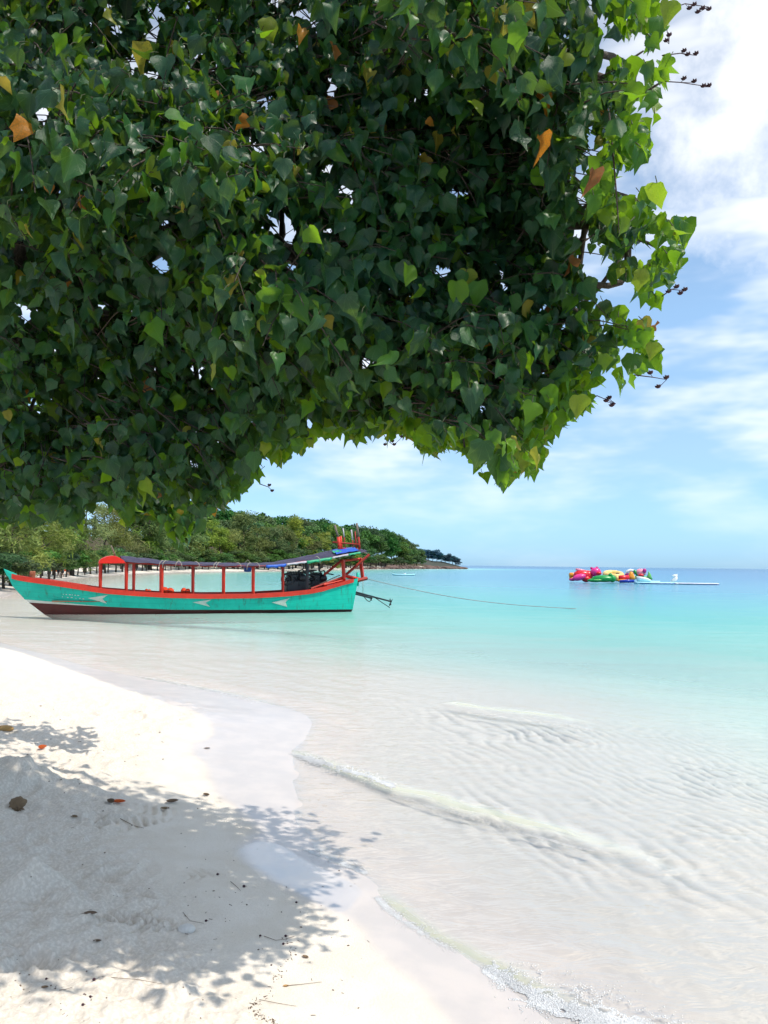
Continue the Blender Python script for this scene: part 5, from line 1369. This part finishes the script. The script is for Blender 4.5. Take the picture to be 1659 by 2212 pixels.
# blue parasol among the trees
P = at_y(263, 1196, shore_y(263) + 10); z0 = ground_fast(P[0], P[1]); e = empty('beach_parasol', (P[0], P[1], z0)); tag(e, 'blue parasol under the trees showing above the boat awning', 'parasol')
H = P[2] - z0; m = MB(); m.tube([(0, 0, -.1), (0, 0, H)], .035, 8); m.build('pole', M_GREYWOOD, e)
V = [(0, 0, H + .1)] + [(1.15 * math.cos(k * math.pi / 4), 1.15 * math.sin(k * math.pi / 4), H - .45) for k in range(8)] + [(1.15 * math.cos(k * math.pi / 4), 1.15 * math.sin(k * math.pi / 4), H - .62) for k in range(8)]
m = MB(); m.add(V, [(0, 1 + k, 1 + (k + 1) % 8) for k in range(8)] + [(1 + k, 9 + k, 9 + (k + 1) % 8, 1 + (k + 1) % 8) for k in range(8)]); m.build('canopy', M_BLUE, e, smooth=False)

# ---- inflatables moored off the beach
def vinyl(name, col): return paint(name, col, 0.28, tuple(v * 0.6 for v in col), 0.12, 1.2, spec=0.5, bump=0.05)
MV = {n: vinyl('vinyl_' + n, c) for n, c in dict(red=(0.75, 0.015, 0.03), pink=(0.75, 0.03, 0.26), rose=(0.85, 0.32, 0.42), green=(0.0, 0.30, 0.055), lime=(0.16, 0.55, 0.13), yellow=(0.85, 0.62, 0.20), orange=(0.85, 0.33, 0.02), blue=(0.005, 0.04, 0.42), sky=(0.35, 0.70, 0.80), white=(0.82, 0.83, 0.82), dark=(0.05, 0.03, 0.05), magenta=(0.50, 0.01, 0.22)).items()}
IY = float(at_z(1300, 1259, 0)[1]); ISC = IY / PF
def iz(x, y): return ((1410 + x * 0.13864) / 1.15732, (1405 + y * 0.13864) / 1.15732)
def IP(x, y, dy=0.0): return at_y(*iz(x, y), IY + dy)
IU = 0.13864 / 1.15732 * ISC       # metres per zoom unit
def float_thing(name, label, x, y, dy, parts):
    O = IP(x, y, dy); O[2] = 0.0
    e = empty(name, O); tag(e, label, 'inflatable', 'inflatables moored together off the beach')
    for nm, mat, fn in parts:
        m = MB(); fn(m, lambda px, py, d=0.0: IP(px, py, dy + d) - O); m.build(nm, MV[mat], e)
    return e
def E(x, y, rx, ry, d=0.0, rd=None, tilt=0.0):
    return lambda m, P: m.ell(P(x, y, d), (rx * IU, (rd or rx) * IU, ry * IU), 18, 10, rot=Matrix.Rotation(tilt, 3, 'Y').to_euler())
def multi(*fs):
    def g(m, P):
        for f in fs: f(m, P)
    return g
def TB(pts, r, flat=1.0): return lambda m, P: m.tube([P(*p) for p in pts], [q * IU for q in r] if isinstance(r, (list, tuple)) else r * IU, 12, flat=flat)
float_thing('inflatable_animal', 'large red and pink inflatable animal with round ears lying at the cluster end', 330, 330, 0, [
    ('body', 'red', multi(E(330, 235, 165, 95, 0, 110, 0.0), E(430, 250, 90, 100, 0, 90))), ('head', 'pink', E(570, 185, 98, 85, -0.3, 85)), ('snout', 'red', E(630, 205, 48, 34, -0.9, 40)),
    ('ear', 'magenta', E(497, 112, 26, 24, 0)), ('ear', 'magenta', E(592, 102, 26, 22, 0.3)), ('back_fin', 'rose', TB([(210, 130), (300, 148, -.2), (400, 160, -.2)], [20, 24, 12])), ('arm', 'pink', E(275, 275, 125, 58, -1.2, 60, -0.25)), ('leg', 'magenta', E(150, 318, 60, 26, -0.8, 50)),
    ('hip', 'red', E(400, 305, 80, 60, -0.4, 70))])
float_thing('inflatable_drum', 'small orange inflatable drum behind the red animal float', 130, 330, 1.2, [('drum', 'orange', TB([(95, 240), (110, 240), (170, 240), (190, 240)], [40, 50, 50, 40])), ('base', 'orange', E(140, 300, 50, 40))])
float_thing('inflatable_crocodile', 'long green inflatable reptile with a raised eye bump', 660, 350, -2.0, [
    ('body', 'green', multi(E(720, 300, 215, 62, 0, 90), E(560, 330, 140, 36, 0, 80))), ('eye_bump', 'green', TB([(835, 255), (838, 215), (838, 198)], [46, 30, 8])), ('jaw', 'green', E(870, 300, 62, 66, 0, 90)), ('cheek', 'dark', E(905, 275, 24, 30, 0.4)), ('belly_stripe', 'lime', E(610, 322, 70, 14, -1.7, 10))])
def ring(x, y, R0, r0, d=0.0, tilt=0.0):
    return lambda m, P: m.torus(P(x, y, d), R0 * IU, r0 * IU, 28, 10, rot=Matrix.Rotation(tilt, 3, 'X').to_euler())
float_thing('inflatable_ring', 'broad flat yellow ring float with dark centre behind the green reptile', 890, 300, 4.0, [('ring', 'yellow', ring(890, 225, 150, 50, 0, 0.22)), ('centre', 'dark', E(965, 206, 36, 8, -1.0, 30)), ('support', 'yellow', E(890, 290, 150, 60))])
float_thing('inflatable_armchair', 'red and cream inflatable seat in the middle of the cluster', 1060, 345, -0.6, [('seat', 'red', TB([(985, 282), (1060, 282), (1170, 278)], [38, 42, 38], 1.0)), ('armrest', 'yellow', TB([(958, 250), (960, 300), (962, 350)], [22, 30, 26])), ('base', 'orange', E(1060, 335, 110, 30))])
float_thing('inflatable_mat', 'dark blue inflatable mat lying low in front of the red seat', 1135, 355, -2.2, [('mat', 'blue', multi(TB([(1005, 345), (1135, 342), (1262, 340)], [20, 26, 20]), TB([(1005, 352, .8), (1262, 348, .8)], 24)))])
float_thing('inflatable_tower', 'yellow-orange inflatable tower tapering upward at the centre of the cluster', 1210, 330, 0.4, [('tower', 'orange', TB([(1205, 320), (1208, 260), (1212, 195), (1214, 172)], [66, 56, 36, 12])), ('flank', 'yellow', TB([(1265, 310), (1250, 260), (1228, 200)], [30, 26, 16]))])
float_thing('inflatable_arch', 'white and crimson inflatable arch behind the yellow tower', 1180, 330, 2.6, [('arch', 'white', TB([(1115, 215), (1140, 172), (1195, 150), (1250, 160), (1275, 220)], [16, 26, 30, 28, 20])), ('base', 'magenta', TB([(1105, 225), (1180, 228), (1280, 300)], [22, 34, 34]))])
float_thing('inflatable_pig', 'pink rounded inflatable with crimson ear flap and green straps', 1400, 330, 1.5, [('body', 'rose', E(1385, 190, 92, 72, 0, 80)), ('muzzle', 'red', E(1390, 236, 50, 28, -1.6, 30)), ('ear', 'magenta', E(1452, 158, 36, 42, -0.6, 24)), ('strap', 'green', TB([(1262, 150), (1290, 190), (1330, 240)], [24, 30, 24])), ('base', 'lime', TB([(1250, 280), (1400, 285), (1560, 290)], [30, 34, 26]))])
float_thing('inflatable_horn', 'upright green inflatable spike near the white slide', 1545, 300, 0.8, [('spike', 'lime', TB([(1535, 300), (1538, 240), (1532, 200), (1528, 172)], [52, 34, 16, 9])), ('foot', 'green', E(1545, 300, 50, 30))])
float_thing('inflatable_slide', 'white and pale blue inflatable slide sloping to the board', 1430, 345, -1.8, [('slide', 'white', TB([(1310, 280), (1400, 292), (1500, 312), (1565, 335)], [24, 26, 24, 14])), ('side', 'sky', TB([(1320, 325), (1440, 330), (1560, 345)], [26, 26, 18]))])
def board(name, label, x0, x1, yb, mat, wid, dy, thick=0.28):
    p = at_y(x0, yb, IY + dy); q = at_y(x1, yb, IY + dy); L = q[0] - p[0]
    e = empty(name, ((p[0] + q[0]) / 2, IY + dy, 0)); tag(e, label, 'inflatable', 'inflatables moored together off the beach')
    V = []; F = []; n = 25
    for i in range(n):
        u = -1 + 2 * i / (n - 1); b = wid / 2 * (1 - abs(u) ** 6 * 0.7)
        for k in range(8):
            a = k * math.pi / 4 + 0.39; V.append((u * L / 2, max(-b, min(b, b * 1.15 * math.cos(a))), 0.08 + thick / 2 * math.sin(a)))
    for i in range(n - 1):
        for k in range(8): F.append((i * 8 + k, i * 8 + (k + 1) % 8, (i + 1) * 8 + (k + 1) % 8, (i + 1) * 8 + k))
    F += [tuple(range(7, -1, -1)), tuple(range(n * 8 - 8, n * 8))]
    m = MB(); m.add(V, F); m.build('deck', MV[mat], e); m = MB(); m.tube([(-L / 2 * .9, -wid / 2 * 1.0, .1), (0, -wid / 2 * 1.05, .1), (L / 2 * .9, -wid / 2 * 1.0, .1)], .035, 6); m.build('grab_line', MV['blue'], e)
board('floating_platform', 'long pale blue floating platform beside the inflatables', 1372, 1462, 1260, 'sky', 2.2, -2.6, 0.34); board('floating_board', 'long white floating board farthest from the boat', 1456, 1552, 1261, 'white', 1.6, -3.4, 0.24)
board('inflatable_block', 'pale blue inflatable block lying on the platform', 1394, 1425, 1253, 'sky', 1.4, -1.0, 0.6)
O = at_y(1458, 1258, IY - 2.4); e = empty('inflatable_seahorse', (O[0], O[1], 0.25)); tag(e, 'small white inflatable figure with a raised head on the platform', 'inflatable', 'inflatables moored together off the beach')
m = MB(); m.tube([(-.5, 0, .05), (-.15, 0, .2), (.1, 0, .45), (.12, 0, .68)], [.12, .24, .26, .2], 12); m.build('body', MV['white'], e)
m = MB(); m.ell((0, 0, .78), (.36, .2, .17), 14, 8); m.build('head', MV['white'], e); m = MB(); m.tube([(.2, 0, .85), (.34, 0, 1.0)], [.09, .03], 8); m.build('ear', MV['white'], e)
# pale float drifting off the headland
P = at_z(872, 1243.5, 0); e = empty('paddle_float', (P[0], P[1], 0), -0.05); tag(e, 'pale blue paddle float alone on the water right of the boat stern', 'inflatable')
V = []; F = []
for i in range(15):
    u = -1 + 2 * i / 14; b = 0.42 * (1 - abs(u) ** 3) + .02
    for k in range(8):
        a = k * math.pi / 4; V.append((u * 2.1, b * math.cos(a), 0.12 + 0.12 * abs(u) ** 3 + 0.15 * math.sin(a)))
for i in range(14):
    for k in range(8): F.append((i * 8 + k, i * 8 + (k + 1) % 8, (i + 1) * 8 + (k + 1) % 8, (i + 1) * 8 + k))
F += [tuple(range(7, -1, -1)), tuple(range(112, 120))]
m = MB(); m.add(V, F); m.build('hull', MV['sky'], e); m = MB(); m.box((.2, 0, .32), (.5, .5, .18), bev=.05); m.build('seat', MV['white'], e)
# blue tub hanging under the awning
p = ob(535, 1227, 0.3); W_ = BOW + U * p.x + BV * 0.3
e = empty('hanging_tub', (W_[0], W_[1], p.z - 0.16), boat.rotation_euler.z); tag(e, 'bright blue plastic tub hanging under the boat awning', 'tub')
m = MB(); m.tube([(0, 0, 0), (0, 0, .02), (0, 0, .26), (0, 0, .27)], [.15, .18, .23, .25], 16, flat=.8); m.build('bowl', M_BLUE, e, sharp=40)
m = MB(); m.tube([(-.22, 0, .26), (0, 0, .5), (.22, 0, .26)], .01, 5); m.build('handle', M_ROPE, e)
# ================================================================ ON THE SAND: husk, leaves, twigs, foam
M_HUSK = paint('coconut_husk', (0.23, 0.155, 0.09), 0.9, (0.05, 0.03, 0.02), 0.6, 14, bump=0.8)
M_DRY = paint('dry_leaf', (0.15, 0.10, 0.065), 0.8, (0.06, 0.04, 0.03), 0.4, 12); M_DRYO = paint('orange_dry_leaf', (0.62, 0.11, 0.015), 0.5, (0.3, 0.05, 0.01), 0.3, 12); M_STONE = paint('pale_coral', (0.70, 0.68, 0.64), 0.8, (0.4, 0.38, 0.35), 0.3, 12, bump=0.5)
M_TWIG = paint('dry_twig', (0.17, 0.11, 0.07), 0.85); M_TAN = paint('tan_husk', (0.45, 0.27, 0.10), 0.85, (0.2, 0.1, 0.05), 0.5, 16)
def sz(px, py): return float(np.linalg.norm(on_ground(px, py) - CAMP)) / PF
q = on_ground(38, 1748); k = sz(38, 1748)
e = empty('coconut_husk', q); tag(e, 'brown coconut husk half sunk in the shaded sand', 'coconut')
m = MB(); m.ell((0, 0, 10 * k), (15 * k, 12 * k, 11 * k), 18, 12, warp=lambda p: p * (1 + 0.75 * float(fbm(np.array([p.x * 28.]), np.array([p.z * 40. + p.y * 20]), 3, 4)[0]))); m.build('shell', M_HUSK, e)
m = MB()
for j in range(9):
    a = j * 0.7; m.tube([(8 * k * math.cos(a), 6 * k * math.sin(a) - 6 * k, 4 * k), (17 * k * math.cos(a), 10 * k * math.sin(a) - 8 * k, 1.5 * k)], [1.6 * k, .4 * k], 5)
m.build('fibres', M_HUSK, e)
def litter_leaf(px, py, size_px, rz, mat, label, curl=1.0, name='fallen_leaf'):
    p = on_ground(px, py); s = size_px * sz(px, py); V = []; F = []
    n = 9
    for i in range(n):
        u = i / (n - 1); w = math.sin(math.pi * min(1, u * 0.92 + 0.08)) ** 0.7 * 0.36
        for j, v in enumerate((-1, -.5, 0, .5, 1)):
            V.append(((u - .5) * s, v * w * s * (1 - 0.25 * curl * abs(v)), s * (0.05 + 0.24 * curl * v * v * w * 2 + 0.18 * curl * (u - .5) ** 2 * 2)))
    for i in range(n - 1):
        for j in range(4): F.append((i * 5 + j, i * 5 + j + 1, i * 5 + 5 + j + 1, i * 5 + 5 + j))
    e = empty(name, p, rz); tag(e, label, 'leaf')
    m = MB(); m.add(V, F); m.build('blade', mat, e); m = MB(); m.tube([(-.5 * s, 0, .09 * s), (-.75 * s, .04 * s, .02 * s)], [.022 * s, .012 * s], 5); m.build('stalk', M_TWIG, e)
litter_leaf(257, 1735, 26, 0.1, M_DRYO, 'glossy orange leaf fallen in the shade beside a brown curled one'); litter_leaf(238, 1735, 24, 2.4, M_DRY, 'brown curled leaf touching the orange leaf', 1.6)
litter_leaf(373, 1734, 24, 0.5, M_DRY, 'dry brown leaf at the shade edge, upper of two', 1.2); litter_leaf(357, 1748, 18, 0.1, M_HUSK, 'small dry brown leaf just below another in the shade', 0.8)
litter_leaf(446, 1719, 15, -0.4, M_HUSK, 'dark curled leaf on bright sand by the wet edge', 1.5); litter_leaf(92, 1619, 20, 1.2, M_DRYO, 'small orange leaf standing up in sunlight', 2.2); litter_leaf(196, 1973, 24, 0.1, M_DRY, 'flat brown leaf in the shade above the bright foreground sand', 0.4)
litter_leaf(448, 1617, 12, 0.1, M_DRY, 'tiny brown leaf near the wet inlet', 0.5); litter_leaf(210, 2034, 15, 0.2, M_DRY, 'small brown leaf low in the tree shade', 0.6); litter_leaf(660, 2068, 14, -0.5, M_HUSK, 'reddish brown leaf right of the debris trail', 0.8); litter_leaf(618, 2130, 11, 0.2, M_TAN, 'tan leaf at the end of a long stalk by the debris trail', 0.8)
litter_leaf(160, 1766, 16, -0.3, M_HUSK, 'dark leaf left of the sand cone shadow', 1.0); litter_leaf(315, 1618 + 165, 14, 0.3, M_DRY, 'small leaf among sun flecks in the shade', 0.5); litter_leaf(97, 2133, 12, 0.2, M_HUSK, 'rusty crumpled leaf on the bright foreground sand', 0.9)
q = on_ground(11, 1578); k = sz(11, 1578); e = empty('husk_fragment', q, -0.3); tag(e, 'tan fibrous husk fragment in the sun at the frame edge', 'husk')
m = MB(); m.ell((0, 0, 4 * k), (20 * k, 9 * k, 6 * k), 14, 8, warp=lambda p: p * (1 + 0.4 * float(fbm(np.array([p.x * 40.]), np.array([p.z * 40.]), 6, 3)[0]))); m.build('husk', M_TAN, e)
q = on_ground(403, 2010); k = sz(403, 2010); m = MB(); m.ell((0, 0, 3 * k), (17 * k, 12 * k, 9 * k), 16, 9, warp=lambda p: p * (1 + 0.3 * float(fbm(np.array([p.x * 30.]), np.array([p.y * 30. + p.z * 40]), 9, 3)[0])))
o = m.build('coral_stone', M_STONE); o.location = q; tag(o, 'smooth white coral stone in a sun fleck', 'stone')
# seed pods and twigs
def pod(px, py, d_px, label):
    p = on_ground(px, py); k = sz(px, py) * d_px * 0.36; m = MB(); m.ell((0, 0, k * .8), (k * 1.2, k, k), 10, 7); m.tube([(k, 0, k), (2.2 * k, 0.2 * k, .8 * k)], [.25 * k, .1 * k], 5)
    o = m.build('seed_pod', M_POD); o.location = p; tag(o, label, 'seed pod', 'seed pods on the sand')
for x, y, d, lab in ((617, 2023, 6, 'at the tip of the forked stalk above the debris trail'), (612, 2040, 6, 'at the head of the debris trail'), (445, 1990, 6, 'in the shade right of the white stone'), (527, 1916, 7, 'in the deep shade beside a short twig'),
                 (203, 2118, 7, 'topmost of the cluster on the bright foreground sand'), (195, 2155, 6, 'second lowest of the cluster on the bright foreground sand'), (182, 2145, 6, 'leftmost of the cluster on the bright foreground sand'), (179, 2172, 6, 'lowest of the cluster on the bright foreground sand'),
                 (100, 2115, 5, 'alone near the rusty crumpled leaf'), (586, 2085, 4, 'on the middle bend of the debris trail'), (470, 1890, 6, 'in the middle of the tree shade'), (562, 2022, 5, 'at the fork of the thin stalk'), (640, 1950, 5, 'at the wet sand edge of the shade')):
    pod(x, y, d, 'small dark seed pod ' + lab)
def twig(pts, r_px, label):
    P = [on_ground(*p) for p in pts]; k = sz(*pts[0]); o0 = P[0].copy()
    m = MB(); m.tube([p - o0 + np.array([0, 0, r_px * k * 0.9 + 0.002]) for p in P], np.linspace(r_px * k * 0.65, r_px * k * 0.35, len(P)), 5); o = m.build('twig', M_TWIG); o.location = o0; tag(o, label, 'twig')
twig([(620, 2130), (650, 2127), (695, 2122)], 0.9, 'straight thin stalk lying beside the debris trail'); twig([(570, 2023), (595, 2032), (615, 2030), (636, 2023)], 0.8, 'forked thin stalk above the debris trail'); twig([(128, 2141), (142, 2138), (156, 2134)], 1.0, 'short dark stick on the bright foreground sand')
twig([(395, 2002 - 30), (410, 1990), (440, 1996)], 0.8, 'thin twig in the shade above the white stone'); twig([(498, 1905), (510, 1915), (520, 1925)], 0.9, 'short twig in the deep shade near the puddled sand'); twig([(560, 2160), (600, 2168), (640, 2175)], 0.8, 'long faint stalk below the debris trail'); twig([(220, 2110), (300, 2118), (350, 2126)], 0.8, 'long pale stem across the bright foreground sand')
twig([(260, 1770), (290, 1785), (310, 1790)], 1.0, 'thin stick among the tyre marks')
# wrack trail: crumbs of shell and leaf nobody could count
g = np.random.default_rng(9); m = MB()
trail = smooth_line(np.array([(612, 2030), (640, 2052), (612, 2090), (600, 2110), (585, 2140), (560, 2165), (535, 2175), (550, 2190), (575, 2200), (590, 2212)], float), 2)
spots = [trail[g.integers(0, len(trail))] + g.normal(0, 5, 2) for _ in range(105)] + [np.array([g.uniform(20, 240), g.uniform(2060, 2212)]) for _ in range(34)] + [np.array([g.uniform(380, 800), g.uniform(1880, 2200)]) for _ in range(50)] + [np.array([g.uniform(20, 430), g.uniform(1500, 1720)]) for _ in range(40)] + [np.array([g.uniform(60, 560), g.uniform(1720, 2020)]) for _ in range(38)]
for s in spots:
    p = on_ground(s[0], s[1]); k = sz(s[0], s[1]) * g.uniform(0.6, 1.9)
    if g.random() < 0.55: m.ell(p + np.array([0, 0, k * .4]), (k * g.uniform(.8, 1.8), k * .8, k * .5), 6, 4, rot=Matrix.Rotation(g.uniform(0, 6), 3, 'Z').to_euler())
    else:
        a = g.uniform(0, 6.28); L = k * g.uniform(2.5, 6); m.tube([p + np.array([0, 0, .3 * k]), p + np.array([math.cos(a) * L, math.sin(a) * L, .3 * k])], .3 * k, 4)
o = m.build('beach_debris', paint('debris', (0.13, 0.08, 0.05), 0.9, (0.04, 0.03, 0.02), 0.6, 30)); o['kind'] = 'stuff'; tag(o, 'dark crumbs of leaf, shell and twig strewn over the sand', 'debris')
# foam along the breaking edges
t = NT('sea_foam'); pr = t.node('ShaderNodeBsdfDiffuse', {'Color': (0.97, 0.97, 0.97, 1)}); tl = t.node('ShaderNodeBsdfTranslucent', {'Color': (0.93, 0.93, 0.93, 1)}); M_FOAM = t.finish(t.node('ShaderNodeMixShader', {0: 0.12, 1: pr.outputs[0], 2: tl.outputs[0]}).outputs[0])
IV = np.array([(1, 0, 0), (0.3, 0.95, 0), (-0.8, 0.6, 0), (-0.8, -0.6, 0), (0.3, -0.95, 0), (0, 0, 0.75), (0, 0, -0.5)])
IF = np.array([(i, (i + 1) % 5, 5) for i in range(5)] + [((i + 1) % 5, i, 6) for i in range(5)])
def foam(pts, n, spread, rmin, rmax, label, density=None, lift=0.0):
    P = smooth_line(np.array([at_z(x, y, 0.02)[:2] for x, y in pts]), 2); L = np.r_[0, np.cumsum(np.linalg.norm(np.diff(P, axis=0), axis=1))]
    u = g.random(n) * L[-1]; x = np.interp(u, L, P[:, 0]); y = np.interp(u, L, P[:, 1]); tt = u / L[-1]
    w = spread * (0.25 + 0.75 * np.sin(math.pi * np.clip(tt, 0.02, 0.98)))
    off = np.where(g.random(n) < 0.55, g.normal(0, 0.22, n), g.normal(0.25, 0.8, n)) * w
    x = x + off * 0.35 + g.normal(0, 0.012, n); y = y + off + g.normal(0, 0.012, n)
    keep = (fbm(x * 7, y * 7, 700, 3) + 0.5 > g.random(n) * 0.5 + 0.18) & (np.abs(fbm(x * 16, y * 16, 701, 2)) < 0.10 + 0.25 * np.exp(-(off / (w * 0.35)) ** 2))
    x, y, off = x[keep], y[keep], off[keep]
    cs = 0.55 * (rmin + rmax); _, one = np.unique(np.floor(x / cs).astype(np.int64) * 1000003 + np.floor(y / cs).astype(np.int64), return_index=True)     # one fleck to a spot
    x, y, off = x[one], y[one], off[one]
    wz, _ = water_z(x, y); gzz = ground_z(x, y); _b, fd_, _q = base_height(x, y); wz = wz * (0.25 + 0.75 * sstep(-fd_, -0.05, 0.8))
    z = np.maximum(wz, gzz) + 0.001 + 0.0004 * g.random(len(x))
    r = rmin + (rmax - rmin) * g.random(len(x)) ** 1.6
    an = g.uniform(0, 6.28, len(x)); ca, sa = np.cos(an), np.sin(an); st = g.uniform(0.7, 2.0, len(x))
    Q = np.stack([IV[None, :, 0] * (ca * st)[:, None] - IV[None, :, 1] * sa[:, None], IV[None, :, 0] * (sa * st)[:, None] + IV[None, :, 1] * ca[:, None], np.tile(IV[None, :, 2], (len(x), 1)) * 0.03], 2)
    V = (np.stack([x, y, z], 1)[:, None, :] + Q * r[:, None, None]).reshape(-1, 3)
    F = (IF[None] + (np.arange(len(x)) * len(IV))[:, None, None]).reshape(-1, 3)
    o = link('sea_foam', mesh_np('sea_foam', V, F, smooth=False), M_FOAM, kind='stuff'); tag(o, label, 'foam')
foam([(632, 1625), (660, 1634), (700, 1648), (760, 1668), (810, 1684), (850, 1702)], 60000, 0.13, 0.0018, 0.006, 'white foam on the curling end of the small wave', lift=0.004)
foam([(840, 1712), (920, 1738), (1000, 1757), (1090, 1783), (1180, 1808), (1280, 1835)], 5000, 0.035, 0.0015, 0.004, 'thin broken foam line along the green wave front', lift=0.004)
foam([(655, 1832), (700, 1845), (740, 1862), (790, 1880)], 14000, 0.06, 0.0012, 0.004, 'patch of foam where the wash meets the shaded sand', lift=0.004)
foam([(815, 1935), (850, 1970), (905, 2005), (985, 2050)], 10000, 0.05, 0.0012, 0.0035, 'foam flecks along the lower water edge', lift=0.004)
foam([(1050, 2088), (1110, 2120), (1190, 2165), (1290, 2195), (1400, 2215), (1520, 2235)], 80000, 0.13, 0.0013, 0.0045, 'broad white foam breaking at the bottom of the beach', lift=0.004)
foam([(1010, 1536), (1080, 1545), (1160, 1556), (1240, 1566), (1290, 1578)], 2500, 0.09, 0.003, 0.009, 'fine foam under the farther green wave', lift=0.004)
foam([(300, 1458), (380, 1474), (470, 1492), (560, 1516)], 2500, 0.2, 0.004, 0.012, 'thin foam line on the wash by the inlet', lift=0.004)
